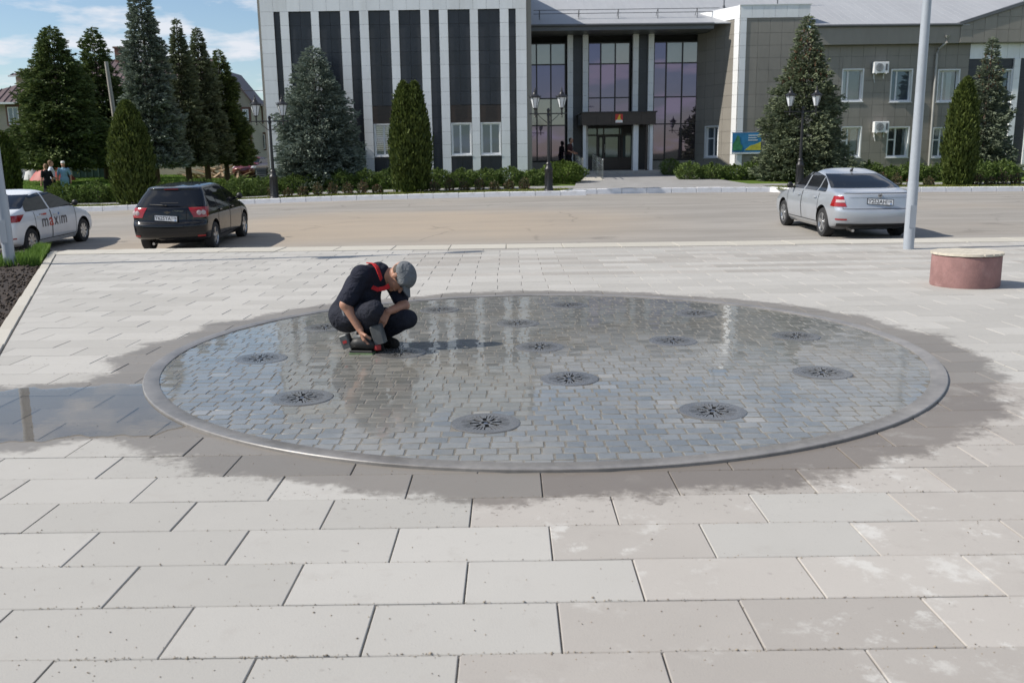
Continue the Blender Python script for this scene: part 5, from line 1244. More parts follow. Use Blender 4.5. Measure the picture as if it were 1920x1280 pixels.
X0 = AX(36, 330, 50); t_ = thing('metal_arch', 'thin black metal frame on the lawn at far left', 'frame', (X0, 50, zland(X0, 50)))
obj('post', MB().tube([(-.25, 0, -.1), (-.25, 0, 1.9)], .03, 6), M['black_iron'], t_); obj('post', MB().tube([(.1, 0, -.1), (.0, 0, 1.9)], .03, 6), M['black_iron'], t_); obj('bar', MB().tube([(-.25, 0, 1.85), (0, 0, 1.85)], .025, 6), M['black_iron'], t_)
# ================================================================== cars (local +X is forward, +Y the driver's left)
def paint(name, col, metal=.0, rough=.35, coat=.9, film=.45, spec=.3):
    m, t, b = mat_nodes(name); tcn = t.nodes.new('ShaderNodeTexCoord'); v = tcn.outputs['Object']
    c = mixrgb(t, sstep(t, .35, .7, noise(t, v, 2.1, 4.)), col, tuple(x * .93 for x in col))
    sp = t.nodes.new('ShaderNodeSeparateXYZ'); t.links.new(v, sp.inputs[0])
    road = mth(t, 'MULTIPLY', mth(t, 'SUBTRACT', 1., sstep(t, .2, .62, sp.outputs['Z'])), mth(t, 'ADD', .02, mth(t, 'MULTIPLY', noise(t, v, 7., 5., .7), film)))
    c = mixrgb(t, road, c, (.22, .19, .155))                     # road film on the sills
    t.links.new(c, b.inputs['Base Color']); b.inputs['Metallic'].default_value = metal
    t.links.new(mth(t, 'ADD', rough, mth(t, 'MULTIPLY', road, .5)), b.inputs['Roughness'])
    b.inputs['Specular IOR Level'].default_value = spec; b.inputs['Coat Weight'].default_value = coat; b.inputs['Coat Roughness'].default_value = .05
    return m
M['paint_silver'] = paint('paint_silver', (.44, .47, .51), .4, .30); M['paint_black'] = paint('paint_black', (.004, .0045, .006), .0, .35, 1., film=.06, spec=.05); M['paint_white'] = paint('paint_white', (.74, .76, .78), 0, .35); M['paint_red'] = paint('paint_red', (.13, .02, .025), .2, .3)
M['car_glass'] = glass_mat('car_glass', (.010, .011, .013), .02, .0); M['car_glass'].node_tree.nodes['Principled BSDF'].inputs['IOR'].default_value = 1.45
M['plate_white'] = pm('plate_white', (.68, .69, .70), .5, var=.05)
M['ink'] = pm('ink', (.012, .012, .014), .6); M['ink_red'] = pm('ink_red', (.55, .06, .03), .5); M['ink_grey'] = pm('ink_grey', (.09, .075, .08), .5); M['ink_blue'] = pm('ink_blue', (.03, .15, .4), .5)
def text_mesh(s, size, ext=0.0, bold=0.):
    c = bpy.data.curves.new('txt', 'FONT'); c.body = s; c.size = size; c.extrude = ext; c.offset = bold; c.resolution_u = 3; c.align_x = 'LEFT'
    o = bpy.data.objects.new('txt', c); COL.objects.link(o); dg = bpy.context.evaluated_depsgraph_get(); me = bpy.data.meshes.new_from_object(o.evaluated_get(dg))
    bpy.data.objects.remove(o); bpy.data.curves.remove(c); return me
class Shape:
    def __init__(s, prof, n_r=2.6, n_f=2.4, zs=None, barrel=.018):
        """prof: rows (z, x_rear, x_front, half width, rear corner depth, front corner depth)"""
        P = np.array(prof, float); s.z0, s.z1 = P[0, 0], P[-1, 0]
        Z = np.linspace(s.z0, s.z1, 400); k = np.hanning(13); k /= k.sum(); s.Z = Z; s.T = []
        for c in range(1, 6):
            v = np.interp(Z, P[:, 0], P[:, c]); vp = np.concatenate([2 * v[0] - v[6:0:-1], v, 2 * v[-1] - v[-2:-8:-1]]); s.T.append(np.convolve(vp, k, 'valid'))
        s.nr, s.nf, s.b = n_r, n_f, barrel
    def g(s, z): return [float(np.interp(z, s.Z, t)) for t in s.T]
    def bar(s, x): return 1 - s.b * (x / 1.8) ** 2
    def rear(s, z, q):
        xr, xf, w, dr, df = s.g(z)
        if abs(q) <= 1:
            a = q * math.pi / 2; y = w * math.copysign(abs(math.sin(a)) ** (2 / s.nr), a); x = xr + dr * (1 - abs(math.cos(a)) ** (2 / s.nr))
        else: x = xr + dr + abs(q) - 1; y = math.copysign(w, q)
        return Vector((x, y * s.bar(x), z))
    def front(s, z, q):
        xr, xf, w, dr, df = s.g(z)
        if abs(q) <= 1:
            a = q * math.pi / 2; y = w * math.copysign(abs(math.sin(a)) ** (2 / s.nf), a); x = xf - df * (1 - abs(math.cos(a)) ** (2 / s.nf))
        else: x = xf - df - (abs(q) - 1); y = math.copysign(w, q)
        return Vector((x, y * s.bar(x), z))
    def side(s, x, z, sg): return Vector((x, sg * s.g(z)[2] * s.bar(x), z))
    def body(s, zs):
        rings = []
        for z in zs:
            xr, xf, w, dr, df = s.g(z); ring = [s.rear(z, q) for q in np.linspace(-1, 1, 25)]
            xa, xb = xr + dr, xf - df
            for f in np.linspace(0, 1, 14)[1:-1]: ring.append(s.side(xa + (xb - xa) * f, z, 1))
            ring += [s.front(z, q) for q in np.linspace(1, -1, 25)]
            for f in np.linspace(1, 0, 14)[1:-1]: ring.append(s.side(xa + (xb - xa) * f, z, -1))
            rings.append(ring)
        n = len(rings[0]); mb = MB(); mb.add([p for r_ in rings for p in r_], [(i * n + j, i * n + (j + 1) % n, (i + 1) * n + (j + 1) % n, (i + 1) * n + j) for i in range(len(rings) - 1) for j in range(n)] + [tuple(range(n - 1, -1, -1)), tuple(range((len(rings) - 1) * n, len(rings) * n))])
        return mb
    def patch(s, fn, u, v, off):
        """fn(u,v) -> point; grid pushed out along the surface normal"""
        P = []
        for b in v:
            row = []
            for a in u:
                e = 1e-3; p = fn(a, b); n = (fn(a + e, b) - p).cross(fn(a, b + e) - p)
                if n.length < 1e-12: n = Vector((p.x, p.y, 0))
                n.normalize()
                if n.dot(Vector((p.x * .3, p.y, .15 + (p.z - .7)))) < 0: n = -n
                row.append(p + n * off)
            P.append(row)
        return P
def shell(P, th=.006):
    """a grid of points given a little thickness towards the inside (towards y=0 / car centre)"""
    mb = MB(); mb.grid(P)
    return mb
def car(label, prof, cat_paint, loc, rz, axles, wr, track, windows, rearwin, frontwin, doors, extra, rx=0, ry=0, wheel='alloy', group='parked cars'):
    t_ = thing('car', label, 'car', loc, rz, group); t_.rotation_euler = (rx, ry, rz)
    sh = Shape(prof); zs = sorted(set(list(np.linspace(sh.z0, sh.z1 - .12, 34)) + list(np.linspace(sh.z1 - .12, sh.z1, 12)))); pt = M[cat_paint]
    me = sh.body(zs).mesh('body', pt); tmp = bpy.data.objects.new('tmp', me); COL.objects.link(tmp)
    cut = MB()
    for ax in axles:
        for s in (-1, 1):
            n = 28; cut.lathe([(wr + .055, s * .52), (wr + .055, s * 1.2)], (ax, 0, wr + .01), n, 'y')
    cm = cut.mesh('cut', M['trim_black']); co = bpy.data.objects.new('cut', cm); COL.objects.link(co)
    md = tmp.modifiers.new('b', 'BOOLEAN'); md.operation = 'DIFFERENCE'; md.solver = 'EXACT'; md.object = co; md.material_mode = 'TRANSFER'
    dg = bpy.context.evaluated_depsgraph_get(); me = bpy.data.meshes.new_from_object(tmp.evaluated_get(dg)); me.name = 'body'
    bpy.data.objects.remove(tmp); bpy.data.objects.remove(co); smoothen(me, 38)
    body = obj('body', me, None, t_)
    # glass
    for (x0, x1, zb, ztop) in windows:
        for s in (1, -1):
            u = np.linspace(x0, x1, 22); P = []
            for f in np.linspace(0, 1, 9):
                P.append([sh.side(x, zb + (np.interp(x, *ztop) - zb) * f, s) + Vector((0, s * .005, 0)) for x in u])
            obj('side_window', shell(P), M['car_glass'], t_, smooth=True)
    q0, q1, z0, z1 = rearwin
    fn = lambda a, b: sh.rear(b, a * (q0 + (q1 - q0) * (b - z0) / (z1 - z0)))
    obj('rear_window', shell(sh.patch(fn, np.linspace(-1, 1, 25), np.linspace(z0, z1, 12), .005)), M['car_glass'], t_, smooth=True)
    q0f, q1f, z0f, z1f = frontwin
    fn = lambda a, b: sh.front(b, a * (q0f + (q1f - q0f) * (b - z0f) / (z1f - z0f)))
    obj('windscreen', shell(sh.patch(fn, np.linspace(-1, 1, 25), np.linspace(z0f, z1f, 12), .005)), M['car_glass'], t_, smooth=True)
    # doors: shut lines and handles
    for (x0, x1, zb, zt) in doors:
        for s in (1, -1):
            sm = MB(); w_ = .009
            for x in (x0, x1): sm.grid([[sh.side(x + dx, z, s) + Vector((0, s * .003, 0)) for dx in (-w_, w_)] for z in np.linspace(zb, zt, 10)])
            sm.grid([[sh.side(x, zb + dz, s) + Vector((0, s * .003, 0)) for x in np.linspace(x0, x1, 10)] for dz in (-w_, w_)])
            d = obj('door_seam', sm, M['trim_black'], t_)
            hx = x0 + .17; p = sh.side(hx, zt - .10, s)
            obj('door_handle', MB().bbox(hx - .085, hx + .085, min(p.y, p.y + s * .035), max(p.y, p.y + s * .035), zt - .115, zt - .085, .006), pt, t_)
    # mirrors
    mx, mz = extra['mirror']
    for s in (1, -1):
        p = sh.side(mx, mz, s); mb = MB(); c = (mx - .02, p.y + s * .13, mz + .06)
        ring = [(.0, -.07), (.035, -.065), (.07, -.03), (.08, .0), (.075, .04), (.045, .075), (.0, .09)]
        mb.lathe([(r_ * .95, h * .6) for r_, h in ring], c, 12, 'x', False); mb.tube([(mx, p.y - s * .02, mz), (mx - .02, p.y + s * .1, mz + .03)], .025, 6); mi = obj('mirror', mb, M['trim_black'], t_, smooth=True)
    # wheels
    for ax in axles:
        for s in (-1, 1):
            wy = s * track; w_ = .205
            w = obj('wheel', MB().lathe([(wr * .62, -w_ / 2), (wr * .93, -w_ / 2), (wr * .985, -w_ * .38), (wr, -w_ * .2), (wr, w_ * .2), (wr * .985, w_ * .38), (wr * .93, w_ / 2), (wr * .66, w_ / 2), (wr * .62, w_ * .42)], (0, 0, 0), 36, 'y', False), M['rubber'], t_, smooth=40, loc=(ax, wy, wr))
            ri = MB(); o_ = s * w_ * .30; ri.lathe([(wr * .66, s * w_ * .49), (wr * .62, s * w_ * .49), (wr * .585, s * w_ * .30), (wr * .585, -s * w_ * .2)], (0, 0, 0), 30, 'y', False)
            rim_ = obj('rim', ri, M['alloy'], w, smooth=40)
            disc = MB(); disc.lathe([(.0, s * w_ * .02), (wr * .585, s * w_ * .02)], (0, 0, 0), 24, 'y', False); obj('brake_disc', disc, M['trim_black'], w)
            sp = MB(); ns = 5 if wheel == 'alloy' else 8
            for k in range(ns):
                a = 2 * math.pi * k / ns + .3; ca, sa_ = math.cos(a), math.sin(a)
                wi, wo_ = (.028, .040) if wheel == 'alloy' else (.022, .042)
                def q_(r_, t2, yy): return (r_ * ca - t2 * sa_, yy, r_ * sa_ + t2 * ca)
                y1, y0_, y2 = s * w_ * .42, s * w_ * .28, s * w_ * .44
                r0_, r1_ = wr * .10, wr * .61
                v = [q_(r0_, -wi, y1), q_(r0_, wi, y1), q_(r1_, wo_, y2), q_(r1_, -wo_, y2), q_(r0_, -wi, y0_), q_(r0_, wi, y0_), q_(r1_, wo_, y0_), q_(r1_, -wo_, y0_)]
                sp.add(v, [(0, 1, 2, 3), (4, 7, 6, 5), (0, 4, 5, 1), (1, 5, 6, 2), (2, 6, 7, 3), (3, 7, 4, 0)])
            sp.lathe([(.0, s * w_ * .47), (wr * .14, s * w_ * .46), (wr * .17, s * w_ * .30)], (0, 0, 0), 14, 'y', False); obj('spokes', sp, M['alloy'], w)
    # tail lamps and everything else on the back
    for (nm, mt_, qa, qb, za, zb, ya) in extra['lamps']:
        for s in (1, -1):
            def fn(a, b): return sh.rear(b, s * ((qa[0] + (qa[1] - qa[0]) * (b - za) / (zb - za)) * (1 - a) + (qb[0] + (qb[1] - qb[0]) * (b - za) / (zb - za)) * a))
            obj(nm, shell(sh.patch(fn, np.linspace(0, 1, 14), np.linspace(za, zb, 8), ya)), M[mt_], t_, smooth=True)
    for (nm, mt_, qa, qb, za, zb, ya) in extra.get('bands', ()):
        def fn(a, b): return sh.rear(b, qa + (qb - qa) * a)
        obj(nm, shell(sh.patch(fn, np.linspace(0, 1, 30), np.linspace(za, zb, 5), ya)), M[mt_], t_, smooth=True)
    if 'plate' in extra:
        pz, txt, reg, py = extra['plate']; xr = sh.g(pz)[0]; slope = (sh.g(pz + .05)[0] - sh.g(pz - .05)[0]) / .1
        pl = obj('number_plate', MB().bbox(-.26, .26, -.056, .056, 0, .012, .003), M['plate_white'], t_)
        B = Matrix(((0, slope, -1), (-1, 0, 0), (0, 1, 0))).to_4x4(); B = Matrix.Translation((xr - .014, py, pz)) @ B; pl.matrix_local = B
        fr = MB(); fr.box(-.268, .268, -.064, -.0575, -.003, .016).box(-.268, .268, .0575, .064, -.003, .016).box(-.268, -.2615, -.0575, .0575, -.003, .016).box(.2615, .268, -.0575, .0575, -.003, .016); obj('plate_frame', fr, M['ink'], pl)
        me = text_mesh(txt, .112, .001, .0006); wd = max(v.co.x for v in me.vertices)
        me.materials.clear(); me.materials.append(M['ink']); tx = obj('plate_number', me, None, pl); tx.location = (-.248, -.038, .0135); tx.scale = (.365 / wd, 1, 1)
        me = text_mesh(reg, .07, .001, .0005); me.materials.clear(); me.materials.append(M['ink']); wd = max(v.co.x for v in me.vertices); tx = obj('plate_region', me, None, pl); tx.location = (.150, -.008, .0135); tx.scale = (min(1.2, .09 / wd), 1, 1)
        obj('plate_divider', MB().box(.134, .138, -.05, .05, .0125, .0145), M['ink'], pl); obj('plate_flag', MB().box(.20, .235, -.045, -.025, .0125, .0145), M['ink_blue'], pl)
    # underside, exhaust
    obj('underbody', MB().box(axles[0] - .15, axles[1] + .5, -.50, .50, .16, .22), M['trim_black'], t_)
    mb = MB(); mb.tube([(sh.g(.3)[0] + .35, extra.get('exhaust', .45), .22), (sh.g(.3)[0] + .04, extra.get('exhaust', .45), .21)], .03, 10); obj('exhaust', mb, M['steel'], t_, smooth=40)
    return t_, sh
def gslope(x, y0, y1): return math.atan2(zroad(x, y1) - zroad(x, y0), y1 - y0)
# ---- silver liftback
M['lens_grey'] = pm('lens_grey', (.46, .38, .38), .25, var=.1, sc=30)
SIL = [(.19, -1.75, 2.05, .78, .20, .40), (.25, -1.95, 2.2, .84, .28, .42), (.29, -2.22, 2.27, .86, .34, .44), (.36, -2.31, 2.31, .878, .36, .45), (.50, -2.335, 2.33, .895, .34, .48), (.60, -2.33, 2.30, .905, .32, .50), (.655, -2.315, 2.24, .905, .30, .50), (.68, -2.285, 2.20, .903, .28, .48), (.80, -2.265, 1.98, .893, .26, .46), (.90, -2.25, 1.50, .872, .26, .40), (.955, -2.245, 1.15, .850, .27, .34), (.985, -2.215, 1.02, .835, .30, .30), (1.015, -2.07, .95, .815, .36, .30), (1.045, -1.80, .87, .785, .36, .30), (1.08, -1.66, .79, .765, .34, .30), (1.20, -1.33, .52, .705, .34, .30), (1.32, -.96, .22, .640, .34, .30), (1.38, -.72, .06, .59, .32, .30), (1.42, -.50, -.02, .52, .25, .25), (1.445, -.36, -.06, .42, .12, .12), (1.458, -.28, -.12, .22, .05, .05)]
sil_top = ([-1.38, -1.20, -.85, -.3, .1, .45, .72], [1.0, 1.16, 1.30, 1.365, 1.365, 1.20, 1.0])
SX, SYr = 7.76, 20.0
car1, sh1 = car('silver liftback sedan parked on the right with its back to the square', SIL, 'paint_silver', (SX, SYr + 1.36, zroad(SX, SYr + 1.36)), R(90), (-1.36, 1.33), .322, .775,
    [(-1.36, -.90, .985, sil_top), (-.84, -.04, .985, sil_top), (.04, .72, .985, sil_top)], (.86, .80, 1.07, 1.345), (.80, .78, 1.02, 1.33),
    [(-1.08, -.02, .32, .95), (.0, 1.02, .32, .95)],
    dict(mirror=(.66, .98), exhaust=.5, plate=(.815, 'Y252AH', '16', 0.),
         lamps=[('tail_lamp', 'lamp_red', (.50, .62), (1.16, 1.04), .715, .93, .009), ('tail_lamp_clear', 'lens_grey', (.54, .57), (.86, .86), .80, .855, .014), ('reflector', 'lamp_red', (.50, .50), (.86, .86), .435, .465, .008)],
         bands=[('boot_seam', 'trim_black', -.60, .60, .663, .672, .003), ('lower_valance', 'trim_black', -.80, .80, .285, .36, .006), ('boot_crease', 'trim_black', -.46, .46, .893, .898, .003)]), rx=0, ry=-gslope(SX, 20, 22.7))
car1.scale = (1.05, 1.0, 1.0)
def shut(sh, t_, q, za, zb):
    for s in (1, -1):
        mb = MB(); mb.grid([[sh.rear(z, s * (q(z) + d)) + Vector((-.0035, 0, 0)) for d in (-.006, .006)] for z in np.linspace(za, zb, 10)]); obj('boot_shut_line', mb, M['trim_black'], t_)
shut(sh1, car1, lambda z: .60 - (z - .66) * .1, .665, .72)
p = sh1.rear(.945, 0); mb = MB(); mb.lathe([(.030, -.012), (.044, -.012), (.044, .0), (.030, .0)], (0, 0, 0), 20, 'x', False); o = obj('badge', mb, M['chrome'], car1, loc=(p.x - .002, 0, .945)); 
obj('badge_arrow', MB().prism([(-.02, -.012), (.0, -.02), (.022, .0), (.0, .02), (-.02, .012), (-.01, .0)], -.010, -.004, 'x'), M['ink_grey'], o)
obj('antenna', MB().tube([(-.62, 0, 1.405), (-.72, 0, 1.47)], [.035, .012], 8), M['trim_black'], car1, smooth=True)
obj('spoiler_lip', MB().grid([[sh1.rear(z, q) + Vector((dx, 0, dz)) for q in np.linspace(-.62, .62, 20)] for z, dx, dz in ((.985, -.004, .012), (1.0, -.0, .016))]), M['paint_silver'], car1)
# ---- black hatchback
BLK = [(.19, -1.55, 1.95, .74, .15, .42), (.27, -1.72, 2.04, .80, .22, .42), (.31, -2.02, 2.08, .825, .32, .44), (.38, -2.12, 2.12, .843, .34, .45), (.50, -2.145, 2.14, .855, .34, .48), (.62, -2.145, 2.10, .862, .32, .50), (.655, -2.12, 2.06, .862, .30, .50), (.685, -2.05, 2.0, .862, .26, .48), (.80, -2.035, 1.78, .858, .24, .46), (.90, -2.02, 1.42, .845, .24, .40), (.96, -2.00, 1.12, .825, .25, .34), (1.0, -1.965, 1.0, .81, .27, .30), (1.05, -1.91, .92, .79, .28, .30), (1.20, -1.74, .64, .72, .28, .30), (1.33, -1.585, .34, .645, .28, .30), (1.352, -1.60, .30, .630, .28, .30), (1.375, -1.60, .22, .61, .30, .30), (1.395, -1.48, .12, .575, .32, .28), (1.415, -1.20, .03, .51, .30, .25), (1.432, -.85, -.06, .42, .2, .15), (1.445, -.55, -.15, .2, .1, .1)]
blk_top = ([-1.55, -1.45, -1.1, -.4, .05, .45, .80], [1.02, 1.20, 1.31, 1.35, 1.345, 1.20, 1.0])
BX, BYr = -7.74, 21.0
car2, sh2 = car('black hatchback parked beside the thuja with its tailgate to the square', BLK, 'paint_black', (BX, BYr + 1.27, zroad(BX, BYr + 1.27)), R(91.5), (-1.27, 1.33), .312, .735,
    [(-1.50, -.98, 1.0, blk_top), (-.92, -.06, 1.0, blk_top), (.02, .78, 1.0, blk_top)], (.84, .78, 1.0, 1.325), (.8, .78, 1.02, 1.32),
    [(-1.0, -.04, .30, .96), (-.02, 1.02, .30, .96)],
    dict(mirror=(.68, 1.0), exhaust=.42, plate=(.765, 'Y625YA', '116', .03),
         lamps=[('tail_lamp', 'lamp_red', (.42, .33), (1.05, 1.14), .775, .98, .008), ('reflector', 'lamp_red', (.52, .52), (.80, .80), .37, .405, .008)],
         bands=[('tailgate_seam', 'trim_black', -.7, .7, .662, .672, .004), ('bumper_groove', 'trim_black', -.86, .86, .462, .470, .003)]), ry=-gslope(BX, 20.5, 23))
car2.scale = (.98, .985, 1.05)
for s in (1, -1):
    for q in (.58, .74):
        p = sh2.rear(.872, s * q); n = Vector((-1, s * (.25 if q < .7 else .55), .05)).normalized(); mb = MB(); mb.lathe([(.0, .012), (.042, .010), (.052, .004), (.052, .0)], (0, 0, 0), 18, 'z', False)
        o = obj('lamp_lens', mb, M['lens_grey'], car2, smooth=40); o.matrix_local = Matrix.Translation(p + n * .010) @ n.to_track_quat('Z', 'Y').to_matrix().to_4x4()
p = sh2.rear(.885, 0); obj('badge', MB().prism([(-.065, -.012), (-.028, -.012), (-.022, -.03), (.022, -.03), (.028, -.012), (.065, -.012), (.075, .012), (.032, .012), (.026, .03), (-.026, .03), (-.032, .012), (-.075, .012)], p.x - .014, p.x - .004, 'x'), M['chrome'], car2, loc=(0, 0, .885))
for (txt, y0_) in (('LACETTI', .40), ('CHEVROLET', -.12)):
    me = text_mesh(txt, .045, .001); me.materials.clear(); me.materials.append(M['chrome']); o = obj('tailgate_lettering', me, None, car2); o.matrix_local = Matrix.Translation((sh2.rear(.925, y0_ / .9).x - .012, y0_, .905)) @ Matrix(((0, .1, -1), (-1, 0, 0), (0, 1, 0))).to_4x4()
wp = MB(); a_ = sh2.rear(1.03, 0); b_ = sh2.rear(1.06, .30); c_ = sh2.rear(1.03, -.32); wp.tube([a_ + Vector((-.03, .02, 0)), Vector((b_.x - .03, .42, 1.05))], [.02, .01], 6); wp.tube([a_ + Vector((-.035, -.25, .05)), a_ + Vector((-.035, .15, .055))], .011, 6); obj('rear_wiper', wp, M['trim_black'], car2)
obj('brake_light', MB().box(sh2.g(1.352)[0] - .015, sh2.g(1.352)[0] + .01, -.16, .16, 1.345, 1.36), M['lamp_red'], car2)
# ---- white sedan with lettering
WHT = [(.19, -1.6, 2.0, .75, .15, .42), (.26, -1.8, 2.10, .80, .24, .42), (.30, -2.08, 2.14, .825, .34, .44), (.37, -2.18, 2.18, .842, .36, .45), (.50, -2.20, 2.20, .855, .36, .48), (.64, -2.19, 2.16, .862, .34, .50), (.70, -2.16, 2.08, .862, .30, .50), (.80, -2.12, 1.88, .858, .28, .46), (.90, -2.09, 1.45, .845, .28, .40), (.97, -2.07, 1.15, .825, .29, .34), (1.02, -2.02, 1.0, .805, .32, .30), (1.055, -1.82, .92, .785, .36, .30), (1.09, -1.62, .84, .765, .34, .30), (1.20, -1.36, .62, .71, .34, .30), (1.32, -1.05, .34, .645, .34, .30), (1.38, -.85, .18, .60, .32, .30), (1.42, -.66, .06, .53, .28, .25), (1.447, -.48, -.04, .42, .14, .12), (1.462, -.36, -.12, .2, .06, .05)]
wht_top = ([-1.42, -1.30, -.95, -.4, .1, .5, .90], [1.0, 1.18, 1.33, 1.385, 1.375, 1.22, 1.0])
WX, WYr = -12.05, 21.1
car3, sh3 = car('white taxi sedan with dark lettering on its doors at the left edge', WHT, 'paint_white', (WX, WYr + 1.27, zroad(WX, WYr + 1.27)), R(90), (-1.27, 1.33), .308, .735,
    [(-1.38, -.34, 1.0, wht_top), (-.27, .86, 1.0, wht_top)], (.84, .78, 1.075, 1.36), (.8, .78, 1.04, 1.34),
    [(-1.06, -.32, .30, .97), (-.30, .92, .30, .97)],
    dict(mirror=(.80, 1.0), exhaust=.42, lamps=[('tail_lamp', 'lamp_red', (.52, .58), (1.10, 1.30), .80, .95, .009), ('reflector', 'lamp_red', (.56, .56), (.9, .9), .42, .45, .008)],
         bands=[('boot_seam', 'trim_black', -.64, .64, .672, .680, .003)]), ry=-gslope(WX, 21, 23.5), wheel='cap')
def side_text(sh, par, txt, x0, z0, size, mt_, name, width=None, bold=.004):
    me = text_mesh(txt, size, 0, bold); wd = max(v.co.x for v in me.vertices); k = (width / wd) if width else 1.
    bm = bmesh.new(); bm.from_mesh(me); bmesh.ops.subdivide_edges(bm, edges=bm.edges[:], cuts=1); 
    for v in bm.verts:
        z = z0 + v.co.y; p = sh.side(x0 + v.co.x * k, z, -1); v.co = p + Vector((0, -.005, 0))
    bm.to_mesh(me); bm.free(); me.materials.clear(); me.materials.append(M[mt_]); obj(name, me, None, par); return wd * k
x = -.80; hgt = .40
for ch, mt_, wd in (('m', 'ink_grey', .30), ('a', 'ink_red', .21), ('x', 'ink_grey', .19), ('ı', 'ink_grey', .045), ('m', 'ink_grey', .30)):
    side_text(sh3, car3, ch, x, .60, hgt, mt_, 'door_lettering', wd, .006); x += wd + .045
xi = -.80 + .30 + .21 + .19 + .045 * 3 + .022
mb = MB(); n = 12; c = [sh3.side(xi + .03 * math.cos(2 * math.pi * k / n), .855 + .03 * math.sin(2 * math.pi * k / n), -1) + Vector((0, -.005, 0)) for k in range(n)]; mb.add(c, [tuple(range(n))]); obj('lettering_dot', mb, M['ink_blue'], car3)
for k in range(3): p0 = -.84 + k * .07; mb = MB(); mb.grid([[sh3.side(x_, z_, -1) + Vector((0, -.005, 0)) for x_ in (p0, p0 + (.04 if k < 2 else .18))] for z_ in (.87, .91)]); obj('small_lettering', mb, M['ink_red' if k else 'ink_grey'], car3)
mb = MB(); mb.lathe([(.0, 0), (.10, 0)], (0, 0, 0), 20, 'x', False); p = sh3.rear(1.22, .62); o = obj('sticker', mb, pm('sticker', (.6, .55, .05), .5), car3, loc=(p.x - .012, p.y, 1.22)); o.rotation_euler = (0, .95, .35)
# ---- far red car
RX, RY = AX(476, 308, 68), 68.0
car4, sh4 = car('dark red car parked far back beside the house wing', WHT, 'paint_red', (RX, RY, zland(RX, RY) + .02), R(-100), (-1.27, 1.33), .308, .735, [(-1.38, -.34, 1.0, wht_top), (-.27, .86, 1.0, wht_top)], (.84, .78, 1.075, 1.36), (.8, .78, 1.04, 1.34), [(-1.06, -.32, .30, .97)], dict(mirror=(.80, 1.0), lamps=[('tail_lamp', 'lamp_red', (.52, .58), (1.10, 1.30), .80, .95, .009)]), wheel='cap')
for s in (1, -1):
    fn = lambda a, b: sh4.front(b, s * (.55 + .5 * a)); obj('headlight', shell(sh4.patch(fn, np.linspace(0, 1, 8), np.linspace(.66, .80, 5), .008)), M['lamp_clear'], car4, smooth=True)
